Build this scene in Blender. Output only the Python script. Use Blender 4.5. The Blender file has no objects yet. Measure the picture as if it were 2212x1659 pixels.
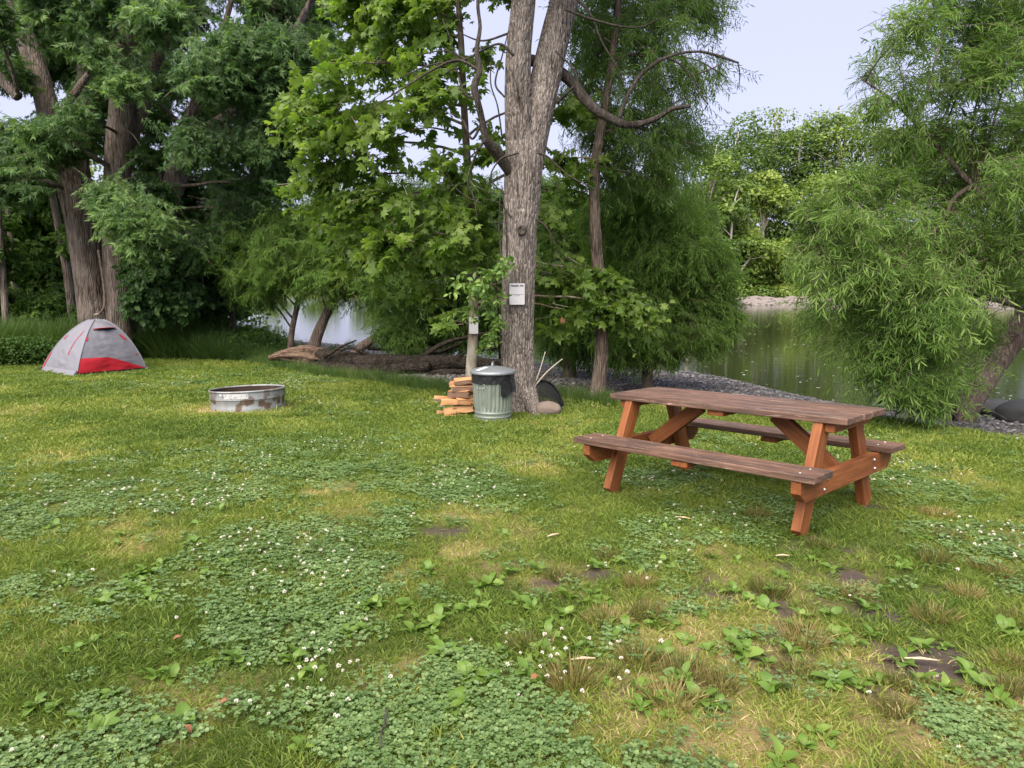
import bpy, bmesh, math, random
import numpy as np
from mathutils import Vector, Matrix, Euler
C = bpy.context
scene = C.scene
COL = scene.collection
PI = math.pi

# ------------------------------------------------------------------ camera, world, sun, exposure
CAM_H, PITCH, FPX = 1.44, 0.138, 727.0
cam_d = bpy.data.cameras.new('camera')
cam = bpy.data.objects.new('camera', cam_d); COL.objects.link(cam)
cam_d.sensor_width = 36.0
cam_d.lens = 36.0 * FPX / 1024
cam_d.clip_start, cam_d.clip_end = 0.05, 3000
cam.location = (0, 0, CAM_H)
cam.rotation_euler = (PI / 2 - PITCH, 0, 0)
scene.camera = cam

SUN_EL, SUN_AZ = math.radians(54), math.radians(205)      # azimuth clockwise from +Y
world = bpy.data.worlds.new('World'); scene.world = world; world.use_nodes = True
wn = world.node_tree; wn.nodes.clear()
wo = wn.nodes.new('ShaderNodeOutputWorld'); wb = wn.nodes.new('ShaderNodeBackground')
sk = wn.nodes.new('ShaderNodeTexSky'); sk.sky_type = 'NISHITA'; sk.sun_disc = False
sk.sun_elevation = SUN_EL; sk.sun_rotation = SUN_AZ; sk.air_density = 1.2; sk.dust_density = 3.0
mx = wn.nodes.new('ShaderNodeMixRGB'); mx.inputs[0].default_value = 0.87
mx.inputs[2].default_value = (2.5, 2.55, 3.55, 1)            # thin even overcast over the blue
wn.links.new(sk.outputs[0], mx.inputs[1]); wn.links.new(mx.outputs[0], wb.inputs[0])
wb.inputs[1].default_value = 0.05
wn.links.new(wb.outputs[0], wo.inputs[0])
sd = bpy.data.lights.new('sun', 'SUN'); sd.energy = 1.5; sd.angle = math.radians(75); sd.color = (1.0, 0.90, 0.74)
sun = bpy.data.objects.new('sun', sd); COL.objects.link(sun)
svec = Vector((math.sin(SUN_AZ) * math.cos(SUN_EL), math.cos(SUN_AZ) * math.cos(SUN_EL), math.sin(SUN_EL)))
sun.rotation_euler = svec.to_track_quat('Z', 'Y').to_euler()
vs = scene.view_settings
vs.view_transform = 'Standard'; vs.look = 'None'; vs.gamma = 1; vs.use_curve_mapping = False
vs.exposure = 2.65
scene.render.engine = 'CYCLES'
scene.cycles.max_bounces = 10; scene.cycles.transparent_max_bounces = 4
scene.cycles.diffuse_bounces = 5; scene.cycles.glossy_bounces = 3; scene.cycles.transmission_bounces = 5
scene.cycles.use_denoising = True

# ------------------------------------------------------------------ numeric helpers
rs = np.random.default_rng(7)
random.seed(7)

def _hash(ix, iy, iz, seed):
    h = (ix.astype(np.int64) * 374761393 + iy.astype(np.int64) * 668265263 + iz.astype(np.int64) * 2147483647 + seed * 1274126177) & 0xffffffff
    h = ((h ^ (h >> 13)) * 1274126177) & 0xffffffff
    h = h ^ (h >> 16)
    return (h & 0xffff) / 65535.0

def noise3(x, y, z, seed=0):
    x, y, z = np.broadcast_arrays(np.asarray(x, float), np.asarray(y, float), np.asarray(z, float))
    ix, iy, iz = np.floor(x).astype(int), np.floor(y).astype(int), np.floor(z).astype(int)
    fx, fy, fz = x - ix, y - iy, z - iz
    fx, fy, fz = fx * fx * (3 - 2 * fx), fy * fy * (3 - 2 * fy), fz * fz * (3 - 2 * fz)
    r = 0
    for dx in (0, 1):
        for dy in (0, 1):
            for dz in (0, 1):
                w = (fx if dx else 1 - fx) * (fy if dy else 1 - fy) * (fz if dz else 1 - fz)
                r = r + w * _hash(ix + dx, iy + dy, iz + dz, seed)
    return r

def fbm(x, y, z=0.0, oct=3, seed=0):
    r, a, t = 0, 1.0, 0.0
    for k in range(oct):
        r = r + a * noise3(np.asarray(x) * 2 ** k, np.asarray(y) * 2 ** k, np.asarray(z) * 2 ** k, seed + k); t += a; a *= .5
    return r / t

def sstep(a, b, x):
    t = np.clip((np.asarray(x, float) - a) / (b - a), 0, 1)
    return t * t * (3 - 2 * t)

def unit(v):
    v = np.asarray(v, float)
    return v / np.maximum(np.linalg.norm(v, axis=-1, keepdims=True), 1e-9)

# ------------------------------------------------------------------ the lie of the land
SLOPE, ZW = 0.030, -0.68
F22 = FPX * 2212 / 1024
def ray(px, py):
    xc, yc = (px - 1106) / F22, -(py - 829.5) / F22
    cp, sp = math.cos(PITCH), math.sin(PITCH)
    return np.array([xc, cp + yc * sp, -sp + yc * cp])
def W(px, py, d):
    r = ray(px, py); t = d / r[1]
    return np.array([r[0] * t, d, CAM_H + r[2] * t])
def GL(px, py):                                            # on the lawn's even slope
    r = ray(px, py); t = CAM_H / (-r[2] - SLOPE * r[1])
    return r[0] * t, r[1] * t
def GW(px, py):                                            # on the water level
    r = ray(px, py); t = (CAM_H - ZW) / (-r[2])
    return r[0] * t, r[1] * t

_e = [GL(*p) for p in ((330, 772), (480, 778), (600, 790), (740, 815), (900, 835), (1000, 848), (1150, 856), (1290, 868), (1335, 872), (1930, 905), (2000, 918), (2110, 932), (2212, 955))]
EX = np.array([-60, -25, -14] + [p[0] for p in _e] + [7.2, 12, 40]); EY = np.array([24, 23, 22] + [p[1] for p in _e] + [6.6, 4.5, 1.0])
o_ = np.argsort(EX); EX, EY = EX[o_], EY[o_]
_w = [GW(*p) for p in ((700, 742), (860, 758), (1200, 790), (1390, 797), (1500, 805), (1600, 825), (1700, 850), (1800, 870), (1900, 886))]
WX = np.array([-120, -60, -30, -13] + [p[0] for p in _w] + [7.6, 10, 14, 40]); WY = np.array([90, 56, 40, 33] + [p[1] for p in _w] + [11.6, 10.6, 9.0, 6.0])
o_ = np.argsort(WX); WX, WY = WX[o_], WY[o_]
def y_edge(x): return np.interp(x, EX, EY)
def y_water(x): return np.maximum(np.interp(x, WX, WY), y_edge(x) + 1.5)
def y_far(x): return 73 + np.maximum(0, 14 - np.asarray(x, float)) * .9 + 2.0 * np.sin(np.asarray(x) * .23)
def lawn_z(x, y): return -SLOPE * np.asarray(y) + .05 * (fbm(np.asarray(x) * .45, np.asarray(y) * .45, 3.1, 2, 5) - .5) * sstep(2, 6, y)
def ground(x, y):
    x, y = np.asarray(x, float), np.asarray(y, float)
    ye, yw, yf = y_edge(x), y_water(x), y_far(x)
    zl = lawn_z(x, y)
    t = np.clip((y - ye) / (yw - ye), 0, 1)
    ze = lawn_z(x, ye)
    zb = ze + (ZW - ze) * (t * .75 + .25 * sstep(0, .35, t)) + .05 * (fbm(x * 1.3, y * 1.3, 0, 2, 11) - .5) * sstep(0, .2, t)
    zr = ZW - np.minimum((y - yw) * .09, 1.1)
    zn = np.where(y < ye, zl, np.where(y < yw, zb, zr))
    d = np.hypot((x - PUD[0]) / 1.0, (y - PUD[1]) / .85)
    zn = zn - .42 * (1 - sstep(.2, 1.25, d))
    df = y - yf
    zf = ZW + np.where(df < 5, df * .1, .5 + np.minimum((df - 5) * .05, 3) + np.minimum(np.maximum(df - 8, 0) * .2, 8) * sstep(-5, 25, x))
    return np.where(df > -8, np.maximum(zn, zf), zn)
PUD = GW(785, 822)
PUD = (PUD[0], PUD[1])
def gz(x, y): return float(ground(np.array([x]), np.array([y]))[0])
def G(px, py):
    x, y = GL(px, py)
    for _ in range(6):
        r = ray(px, py); z = gz(x, y); t = (z - CAM_H) / r[2]; x, y = r[0] * t, r[1] * t
    return np.array([x, y, gz(x, y)])

# ------------------------------------------------------------------ object helpers
def wmat(o):
    m = o.matrix_basis.copy()
    return wmat(o.parent) @ o.matrix_parent_inverse @ m if o.parent else m
def link(o, parent=None, local=False):
    """local: the mesh is in its parent's own axes; otherwise it is in world axes"""
    COL.objects.link(o)
    if parent is not None:
        o.parent = parent
        if not local: o.matrix_parent_inverse = wmat(parent).inverted()
    return o
def tag(o, label=None, cat=None, group=None, kind=None):
    if label: o['label'] = label
    if cat: o['category'] = cat
    if group: o['group'] = group
    if kind: o['kind'] = kind
    return o
def empty(name, loc, label, cat, group=None, rot=(0, 0, 0)):
    o = bpy.data.objects.new(name, None); COL.objects.link(o)
    o.location = loc; o.rotation_euler = rot; o.empty_display_size = .2
    return tag(o, label, cat, group)

class MB:
    """collects vertices, faces, material slots and a per-vertex tint; builds ONE mesh object"""
    def __init__(s): s.V = []; s.F = []; s.M = []; s.T = []; s.n = 0
    def add(s, V, F, mat=0, tint=0.5):
        V = np.asarray(V, float).reshape(-1, 3)
        s.V.append(V)
        s.T.append(np.broadcast_to(np.asarray(tint, float), (len(V),)).copy())
        if not isinstance(F, (list, tuple)): F = [F]
        for f in F:
            f = np.asarray(f, int); s.F.append(f + s.n); s.M.append(np.full(len(f), mat))
        s.n += len(V); return s
    def mesh(s, name, mats, smooth=True):
        me = bpy.data.meshes.new(name)
        V = np.concatenate(s.V); me.vertices.add(len(V)); me.vertices.foreach_set('co', V.ravel().astype(np.float32))
        tot = sum(f.size for f in s.F); nf = sum(len(f) for f in s.F)
        me.loops.add(tot); me.polygons.add(nf)
        me.loops.foreach_set('vertex_index', np.concatenate([f.ravel() for f in s.F]).astype(np.int32))
        ls, st = [], 0
        for f in s.F:
            k = f.shape[1]; ls.append(st + np.arange(len(f)) * k); st += f.size
        me.polygons.foreach_set('loop_start', np.concatenate(ls).astype(np.int32))
        me.polygons.foreach_set('material_index', np.concatenate(s.M).astype(np.int32))
        me.polygons.foreach_set('use_smooth', np.full(nf, smooth))
        a = me.attributes.new('tint', 'FLOAT', 'POINT'); a.data.foreach_set('value', np.concatenate(s.T).astype(np.float32))
        me.update(calc_edges=True)
        for m in (mats if isinstance(mats, (list, tuple)) else [mats]): me.materials.append(m)
        return me
    def build(s, name, mats, parent=None, smooth=True, local=False):
        o = bpy.data.objects.new(name, s.mesh(name, mats, smooth))
        return link(o, parent, local)

def spline(P, n):
    """Catmull-Rom through P (rows may carry extra columns such as radius)"""
    P = np.asarray(P, float)
    if len(P) < 3:
        t = np.linspace(0, 1, n)[:, None]; return P[0] * (1 - t) + P[-1] * t
    Q = np.vstack([2 * P[0] - P[1], P, 2 * P[-1] - P[-2]])
    u = np.linspace(0, len(P) - 1 - 1e-6, n); i = u.astype(int); t = (u - i)[:, None]
    a, b, c, d = Q[i], Q[i + 1], Q[i + 2], Q[i + 3]
    return .5 * (2 * b + (c - a) * t + (2 * a - 5 * b + 4 * c - d) * t ** 2 + (3 * b - a - 3 * c + d) * t ** 3)

def tube(P, R, n=8, cap=True, disp=None):
    """P (k,3), R (k,) -> verts, [quads, tris]; disp(theta, s, k) scales the radius"""
    P = np.asarray(P, float); k = len(P); R = np.broadcast_to(np.asarray(R, float), (k,))
    T = unit(np.gradient(P, axis=0)); ref = np.array([0.0, 1, 0]) if abs(T[0][1]) < .9 else np.array([1.0, 0, 0])
    A = unit(np.cross(T, ref)); 
    for i in range(1, k):
        a = A[i - 1] - T[i] * np.dot(A[i - 1], T[i]); A[i] = a / max(np.linalg.norm(a), 1e-9)
    B = np.cross(T, A)
    th = np.arange(n) * 2 * PI / n
    rr = R[:, None] * np.ones((1, n))
    if disp is not None:
        s = np.r_[0, np.cumsum(np.linalg.norm(np.diff(P, axis=0), axis=1))]
        rr = rr + disp(th[None, :], s[:, None], R[:, None])
    V = P[:, None, :] + rr[..., None] * (np.cos(th)[None, :, None] * A[:, None, :] + np.sin(th)[None, :, None] * B[:, None, :])
    V = V.reshape(-1, 3)
    i = np.arange(k - 1)[:, None] * n; j = np.arange(n)[None, :]; j2 = (j + 1) % n
    q = np.stack([i + j, i + j2, i + n + j2, i + n + j], -1).reshape(-1, 4)
    F = [q]
    if cap:
        V = np.vstack([V, P[0], P[-1]]); c0, c1 = k * n, k * n + 1; j = np.arange(n); j2 = (j + 1) % n
        F.append(np.stack([np.full(n, c0), j2, j], -1)); F.append(np.stack([np.full(n, c1), (k - 1) * n + j, (k - 1) * n + j2], -1))
    return V, F

def lathe(prof, n=48, ang=None):
    prof = np.asarray(prof, float); k = len(prof); th = np.arange(n) * 2 * PI / n
    V = np.stack([prof[:, 0][:, None] * np.cos(th), prof[:, 0][:, None] * np.sin(th), prof[:, 1][:, None] * np.ones(n)], -1).reshape(-1, 3)
    i = np.arange(k - 1)[:, None] * n; j = np.arange(n)[None, :]; j2 = (j + 1) % n
    return V, np.stack([i + j, i + j2, i + n + j2, i + n + j], -1).reshape(-1, 4)

def grid_faces(nu, nv):
    i = np.arange(nu - 1)[:, None] * nv; j = np.arange(nv - 1)[None, :]
    return np.stack([i + j, i + nv + j, i + nv + j + 1, i + j + 1], -1).reshape(-1, 4)

# ------------------------------------------------------------------ materials
def nmat(name):
    m = bpy.data.materials.new(name); m.use_nodes = True; nt = m.node_tree; nt.nodes.clear()
    out = nt.nodes.new('ShaderNodeOutputMaterial'); return m, nt, out
def nd(nt, t, **kw):
    n = nt.nodes.new(t)
    for k, v in kw.items():
        if k in n.inputs: n.inputs[k].default_value = v
        else: setattr(n, k, v)
    return n
def rgb(c): return (c[0], c[1], c[2], 1)
def ramp(nt, fac, stops):
    r = nt.nodes.new('ShaderNodeValToRGB'); e = r.color_ramp.elements
    while len(e) < len(stops): e.new(.5)
    for i, (p, c) in enumerate(stops): e[i].position = p; e[i].color = rgb(c)
    if fac is not None: nt.links.new(fac, r.inputs[0])
    return r
def texco(nt, scale, kind='Object', rnd=False):
    tc = nt.nodes.new('ShaderNodeTexCoord'); mp = nt.nodes.new('ShaderNodeMapping')
    mp.inputs['Scale'].default_value = scale if isinstance(scale, tuple) else (scale,) * 3
    nt.links.new(tc.outputs[kind], mp.inputs['Vector'])
    if rnd:
        oi = nt.nodes.new('ShaderNodeObjectInfo'); mu = nt.nodes.new('ShaderNodeMath'); mu.operation = 'MULTIPLY'; mu.inputs[1].default_value = 37.0
        nt.links.new(oi.outputs['Random'], mu.inputs[0]); cb = nt.nodes.new('ShaderNodeCombineXYZ')
        for i in range(3): nt.links.new(mu.outputs[0], cb.inputs[i])
        nt.links.new(cb.outputs[0], mp.inputs['Location'])
    return mp.outputs[0]
def noise(nt, vec, scale, detail=4, rough=.6, dist=0):
    n = nd(nt, 'ShaderNodeTexNoise', Scale=scale, Detail=detail, Roughness=rough, Distortion=dist)
    if vec is not None: nt.links.new(vec, n.inputs['Vector'])
    return n.outputs['Fac']
def mixc(nt, fac, a, b, mode='MIX'):
    m = nt.nodes.new('ShaderNodeMixRGB'); m.blend_type = mode
    for i, v in ((0, fac), (1, a), (2, b)):
        if hasattr(v, 'node'): nt.links.new(v, m.inputs[i])
        else: m.inputs[i].default_value = v if i == 0 else rgb(v)
    return m.outputs[0]
def bump(nt, h, strength=.5, dist=.01):
    b = nd(nt, 'ShaderNodeBump', Strength=strength, Distance=dist); nt.links.new(h, b.inputs['Height']); return b.outputs[0]
def principled(nt, out, col, rough=.7, spec=.3, metal=0, nrm=None):
    p = nt.nodes.new('ShaderNodeBsdfPrincipled')
    for key, v in (('Base Color', col), ('Roughness', rough), ('Metallic', metal), ('Specular IOR Level', spec)):
        if hasattr(v, 'node'): nt.links.new(v, p.inputs[key])
        else: p.inputs[key].default_value = rgb(v) if key == 'Base Color' else v
    if nrm is not None: nt.links.new(nrm, p.inputs['Normal'])
    if out is not None: nt.links.new(p.outputs[0], out.inputs[0])
    return p

def leafmat(name, stops, transl=.35, rough=.5, spec=.35, inst=False):
    m, nt, out = nmat(name)
    a = nd(nt, 'ShaderNodeAttribute', attribute_name='tint')
    f = a.outputs['Fac']
    if inst:
        b = nd(nt, 'ShaderNodeAttribute', attribute_name='itint', attribute_type='INSTANCER')
        ad = nd(nt, 'ShaderNodeMath', operation='MULTIPLY_ADD'); ad.inputs[1].default_value = .42
        nt.links.new(a.outputs['Fac'], ad.inputs[0])
        sb = nd(nt, 'ShaderNodeMath', operation='MULTIPLY_ADD'); sb.inputs[1].default_value = 1.0; sb.inputs[2].default_value = -.20
        nt.links.new(b.outputs['Fac'], sb.inputs[0]); nt.links.new(sb.outputs[0], ad.inputs[2]); f = ad.outputs[0]
    r = ramp(nt, f, stops)
    p = principled(nt, None, r.outputs[0], rough, spec)
    t = nt.nodes.new('ShaderNodeBsdfTranslucent')
    nt.links.new(mixc(nt, 1.0, r.outputs[0], (1.15, 1.25, .55), 'MULTIPLY'), t.inputs[0])
    ms = nt.nodes.new('ShaderNodeMixShader'); ms.inputs[0].default_value = transl
    nt.links.new(p.outputs[0], ms.inputs[1]); nt.links.new(t.outputs[0], ms.inputs[2]); nt.links.new(ms.outputs[0], out.inputs[0])
    return m

def barkmat(name, dark, mid, light, sc=(9, 9, 1.6), bs=.7, patch=None):
    m, nt, out = nmat(name)
    v = texco(nt, sc, rnd=True)
    n1 = noise(nt, v, 2.2, 6, .65, .6)
    vo = nd(nt, 'ShaderNodeTexVoronoi', feature='DISTANCE_TO_EDGE', Scale=2.6); nt.links.new(v, vo.inputs['Vector'])
    v2 = texco(nt, (1.3, 1.3, .7), rnd=True); n2 = noise(nt, v2, 1.5, 3)
    c = ramp(nt, n1, [(.36, dark), (.50, mid), (.66, light)]).outputs[0]
    if patch: c = mixc(nt, ramp(nt, n2, [(.5, (0, 0, 0)), (.62, (1, 1, 1))]).outputs[0], c, patch)
    else: c = mixc(nt, ramp(nt, n2, [(.35, (0, 0, 0)), (.75, (.55, .55, .55))]).outputs[0], c, [x * 1.35 for x in light])
    h = nd(nt, 'ShaderNodeMath', operation='ADD'); nt.links.new(n1, h.inputs[0])
    r2 = ramp(nt, vo.outputs['Distance'], [(0, (0, 0, 0)), (.25, (.8, .8, .8))]); nt.links.new(r2.outputs[0], h.inputs[1])
    principled(nt, out, c, .9, .15, 0, bump(nt, h.outputs[0], bs, .03))
    return m

def simple(name, col, rough=.6, spec=.3, metal=0, var=.15, sc=6.0, bs=.0, bsc=40):
    m, nt, out = nmat(name)
    v = texco(nt, 1.0, rnd=True); n = noise(nt, v, sc, 5)
    c = mixc(nt, n, [x * (1 - var) for x in col], [min(1, x * (1 + var)) for x in col])
    nr = bump(nt, noise(nt, v, bsc, 4), bs, .01) if bs else None
    principled(nt, out, c, rough, spec, metal, nr)
    return m

M = {}
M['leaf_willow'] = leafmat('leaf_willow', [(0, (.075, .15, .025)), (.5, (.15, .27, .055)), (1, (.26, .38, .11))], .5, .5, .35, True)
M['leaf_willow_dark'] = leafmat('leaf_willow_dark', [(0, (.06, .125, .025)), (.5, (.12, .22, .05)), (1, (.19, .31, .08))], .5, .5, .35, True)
M['leaf_syc'] = leafmat('leaf_sycamore', [(0, (.075, .145, .024)), (.5, (.15, .245, .045)), (1, (.26, .36, .085))], .52, .42, .35, True)
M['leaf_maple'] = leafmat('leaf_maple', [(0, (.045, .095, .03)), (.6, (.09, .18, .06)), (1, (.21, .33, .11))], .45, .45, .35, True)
M['leaf_under'] = leafmat('leaf_understory', [(0, (.05, .11, .02)), (.5, (.105, .20, .04)), (1, (.19, .31, .07))], .45, .5, .35, True)
M['leaf_far'] = leafmat('leaf_far', [(0, (.03, .065, .012)), (.35, (.085, .15, .028)), (.7, (.20, .28, .05)), (1, (.30, .38, .09))], .35)
M['leaf_vine'] = leafmat('leaf_vine', [(0, (.07, .145, .025)), (.5, (.13, .235, .045)), (1, (.23, .34, .09))], .4, .4, .35, True)
M['grass'] = leafmat('grass_blades', [(0, (.07, .12, .02)), (.35, (.15, .215, .036)), (.65, (.25, .29, .06)), (.85, (.38, .35, .13)), (1, (.50, .42, .24))], .35, .55, .25, True)
M['clover'] = leafmat('clover_leaf', [(0, (.075, .14, .04)), (.5, (.14, .225, .075)), (1, (.22, .30, .10))], .3, .42, .5, True)
M['plantain'] = leafmat('plantain_leaf', [(0, (.075, .15, .024)), (.5, (.13, .22, .035)), (1, (.21, .29, .06))], .3, .42, .4)
M['tussock'] = leafmat('tussock_blades', [(0, (.06, .09, .02)), (.4, (.13, .13, .035)), (.75, (.26, .20, .075)), (1, (.40, .31, .15))], .3, .6)
M['reed'] = leafmat('tall_grass_blades', [(0, (.035, .075, .02)), (.5, (.07, .135, .03)), (.9, (.14, .20, .05)), (1, (.40, .34, .18))], .35, .5, .3, True)
M['deadleaf'] = simple('dead_leaf', (.20, .095, .05), .8, .2, 0, .4)
M['bark_main'] = barkmat('bark_main', (.036, .029, .026), (.19, .162, .145), (.38, .335, .305), (17, 17, 3.0), .9)
M['bark_dead'] = barkmat('bark_dead', (.012, .0095, .008), (.036, .030, .026), (.095, .083, .072), (14, 14, 3), .5)
M['bark_maple'] = barkmat('bark_maple', (.028, .021, .017), (.105, .083, .07), (.235, .198, .175), (7, 7, 1.0), .8)
M['bark_syc'] = barkmat('bark_sycamore', (.09, .065, .05), (.17, .13, .10), (.24, .20, .16), (12, 12, 4), .2, (.40, .36, .30))
M['bark_willow'] = barkmat('bark_willow', (.03, .022, .018), (.09, .067, .055), (.19, .155, .13), (9, 9, 1.3), .8)
M['bark_far'] = barkmat('bark_far', (.10, .085, .07), (.25, .22, .19), (.42, .39, .34), (3, 3, 1), .2)
M['snag'] = simple('bare_grey_wood', (.42, .38, .33), .9, .1, 0, .25, 2)
M['log'] = barkmat('driftwood', (.006, .005, .004), (.018, .0145, .012), (.045, .037, .031), (5, 5, 5), .8)  # darker than the wood itself; shade from the willow overhead is in the colour

# table timber
def woodmat(name, stops, streak, rough=.6, wear=None):
    m, nt, out = nmat(name)
    v = texco(nt, (1.2, 22, 22), rnd=True); n1 = noise(nt, v, 2.0, 6, .7, .8)
    vb = texco(nt, (1.6, 7, 7), rnd=True); n2 = noise(nt, vb, 1.6, 4, .6, .3)
    c = ramp(nt, n1, stops).outputs[0]
    c = mixc(nt, ramp(nt, n2, [(.42, (0, 0, 0)), (.66, (1, 1, 1))]).outputs[0], c, streak)
    if wear:
        vw = texco(nt, (1.1, 16, 16), rnd=True); n3 = noise(nt, vw, 3.0, 6, .75, 1.0)
        c = mixc(nt, ramp(nt, n3, [(.60, (0, 0, 0)), (.68, (1, 1, 1))]).outputs[0], c, wear)
    # knots
    vk = texco(nt, (2.4, 6, 6), rnd=True)
    vo = nd(nt, 'ShaderNodeTexVoronoi', Scale=1.0); nt.links.new(vk, vo.inputs['Vector'])
    c = mixc(nt, ramp(nt, vo.outputs['Distance'], [(.05, (.8, .8, .8)), (.11, (0, 0, 0))]).outputs[0], c, [x * .35 for x in stops[0][1]])
    principled(nt, out, c, rough, .3, 0, bump(nt, n1, .35, .004))
    return m
M['wood_leg'] = woodmat('stained_timber', [(.25, (.12, .038, .012)), (.5, (.24, .082, .026)), (.8, (.36, .145, .055))], (.16, .05, .017))
M['wood_top'] = woodmat('weathered_timber', [(.3, (.032, .017, .012)), (.5, (.135, .075, .055)), (.72, (.27, .165, .125))], (.07, .048, .04), .55, (.46, .35, .29))
M['bolt'] = simple('bolt_zinc', (.55, .55, .54), .35, .5, .8, .2)

# ------------------------------------------------------------------ ground sheet and water
def gauss(x, y, pts, soft=.6):
    """sum of soft round patches (x, y, r)"""
    r = np.zeros(np.broadcast(x, y).shape)
    for (a, b, c) in pts:
        d = np.hypot(x - a, (y - b) / 1.1) / c
        r = np.maximum(r, 1 - sstep(soft, 1.35, d))
    return r
def patches(L):
    return [(GL(px, py)[0], GL(px, py)[1], r) for px, py, r in L]
CLOVER = patches([(720, 1000, 1.0), (450, 1060, .75), (930, 1050, .8), (250, 1080, .6), (120, 1110, .6), (620, 1330, .42), (720, 1240, .42), (560, 1180, .5), (850, 1130, .45), (980, 1060, .5),
                  (700, 1130, .5), (300, 1560, .28), (800, 1600, .34), (1100, 1600, .30), (560, 1600, .30), (1300, 1640, .22), (1000, 1480, .25), (120, 1620, .25), (1500, 1640, .2), (2150, 1600, .26), (2060, 1570, .15),
                  (1980, 1060, .45), (2130, 1170, .4), (1560, 960, .4), (1420, 1030, .5), (640, 830, .9), (1000, 880, .5), (330, 830, 1.0), (1480, 1310, .15), (1350, 1390, .14), (1900, 1010, .5), (520, 970, .5)])
DIRT = patches([(940, 1155, .13), (985, 1150, .10), (1770, 1200, .20), (1720, 1195, .12), (2010, 1420, .22), (1960, 1440, .14), (1930, 1330, .18), (1660, 1300, .10), (1840, 1250, .14), (1640, 1420, .10), (1290, 1240, .10),
                (1180, 1260, .10), (1480, 1470, .09), (1250, 1300, .08), (1560, 1290, .09), (1100, 1285, .06), (1720, 1340, .1), (1870, 1090, .14), (1330, 1480, .07)])
DRY = patches([(145, 1025, .25), (520, 880, .75), (250, 1010, .2), (1000, 1110, .25), (1180, 1020, .3), (1000, 1190, .15), (700, 1060, .2), (560, 850, .3), (1700, 1380, .8), (1900, 1450, .6), (1500, 1230, .5), (860, 1480, .2), (1300, 1500, .3), (1650, 1560, .35), (60, 1350, .4), (1200, 1250, .2), (430, 1560, .1), (1420, 1000, .35), (330, 1180, .3)])
def m_clover(x, y):
    n = .6 * fbm(x * 2.1, y * 2.1, .3, 3, 21) + .4 * fbm(x * 7, y * 7, .9, 2, 23)
    return np.clip(gauss(x, y, CLOVER, .3) * sstep(.34, .56, n) + .35 * sstep(.62, .75, fbm(x * .9, y * .9, 2, 3, 25)), 0, 1)
def m_dirt(x, y):
    n = fbm(x * 6, y * 6, .7, 3, 31)
    worn = gauss(x, y, patches([(1900, 1350, 1.15), (1400, 1350, .35)]))
    return np.clip(gauss(x, y, DIRT) * sstep(.30, .5, n) + worn * sstep(.60, .70, n) * .8, 0, 1)
def m_dry(x, y):
    n = fbm(x * 1.6, y * 1.6, 4.2, 3, 41)
    return np.clip(gauss(x, y, DRY) * sstep(.25, .6, n) * .9 + sstep(.5, .8, n) * .55, 0, 1)
def m_beach(x, y):
    n = (fbm(x * 1.8, y * 1.8, 1.2, 3, 51) - .5) * 1.1
    return sstep(-.25, .3, y - y_edge(x) + n)

def build_ground():
    u = np.linspace(-1, 1, 221); xs = 4.5 * u + 11 * u ** 3 + 220 * u ** 7
    v = np.linspace(0, 1, 330); ys = -6 + 19 * v + 40 * v ** 3 + 1100 * v ** 9
    X, Y = np.meshgrid(xs, ys, indexing='ij')
    X = X * (1 + np.maximum(0, Y - 12) / 40)
    Z = ground(X, Y)
    mb = MB(); mb.add(np.stack([X, Y, Z], -1).reshape(-1, 3), grid_faces(*X.shape)); 
    m, nt, out = nmat('lawn_and_shore')
    at = lambda n: nd(nt, 'ShaderNodeAttribute', attribute_name=n).outputs['Fac']
    v1 = texco(nt, 1.0, 'Object')
    nf = noise(nt, v1, 30, 6, .75); nm = noise(nt, v1, 3.0, 5, .6)
    base = mixc(nt, nf, (.030, .042, .012), (.085, .10, .028))
    base = mixc(nt, ramp(nt, nm, [(.45, (0, 0, 0)), (.65, (.7, .7, .7))]).outputs[0], base, (.10, .10, .032))
    base = mixc(nt, at('dry'), base, mixc(nt, nf, (.12, .085, .04), (.30, .23, .115)))
    soil = mixc(nt, nf, (.03, .024, .022), (.10, .078, .068))
    base = mixc(nt, at('dirt'), base, soil)
    peb = nd(nt, 'ShaderNodeTexVoronoi', Scale=26.0); nt.links.new(v1, peb.inputs['Vector'])
    grav = mixc(nt, peb.outputs['Color'], (.055, .05, .05), (.15, .14, .14))
    litter = mixc(nt, nf, (.04, .03, .024), (.12, .09, .07))
    grav = mixc(nt, ramp(nt, nm, [(.4, (0, 0, 0)), (.6, (1, 1, 1))]).outputs[0], grav, litter)
    base = mixc(nt, at('beach'), base, grav)
    base = mixc(nt, at('far'), base, mixc(nt, nm, (.04, .075, .018), (.09, .14, .03)))
    principled(nt, out, base, .95, .1, 0, bump(nt, nf, .6, .02))
    o = mb.build('ground', m); o['kind'] = 'structure'
    x, y = X.ravel(), Y.ravel()
    for nme, val in (('dry', m_dry(x, y)), ('dirt', m_dirt(x, y)), ('beach', m_beach(x, y) * (y < y_far(x) - 5) * ((x > -7.5) | (y > y_water(x) - 2))), ('far', sstep(2.5, 5, y - y_far(x)))):
        a = o.data.attributes.new(nme, 'FLOAT', 'POINT'); a.data.foreach_set('value', np.asarray(val, np.float32))
    return o
build_ground()

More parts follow.
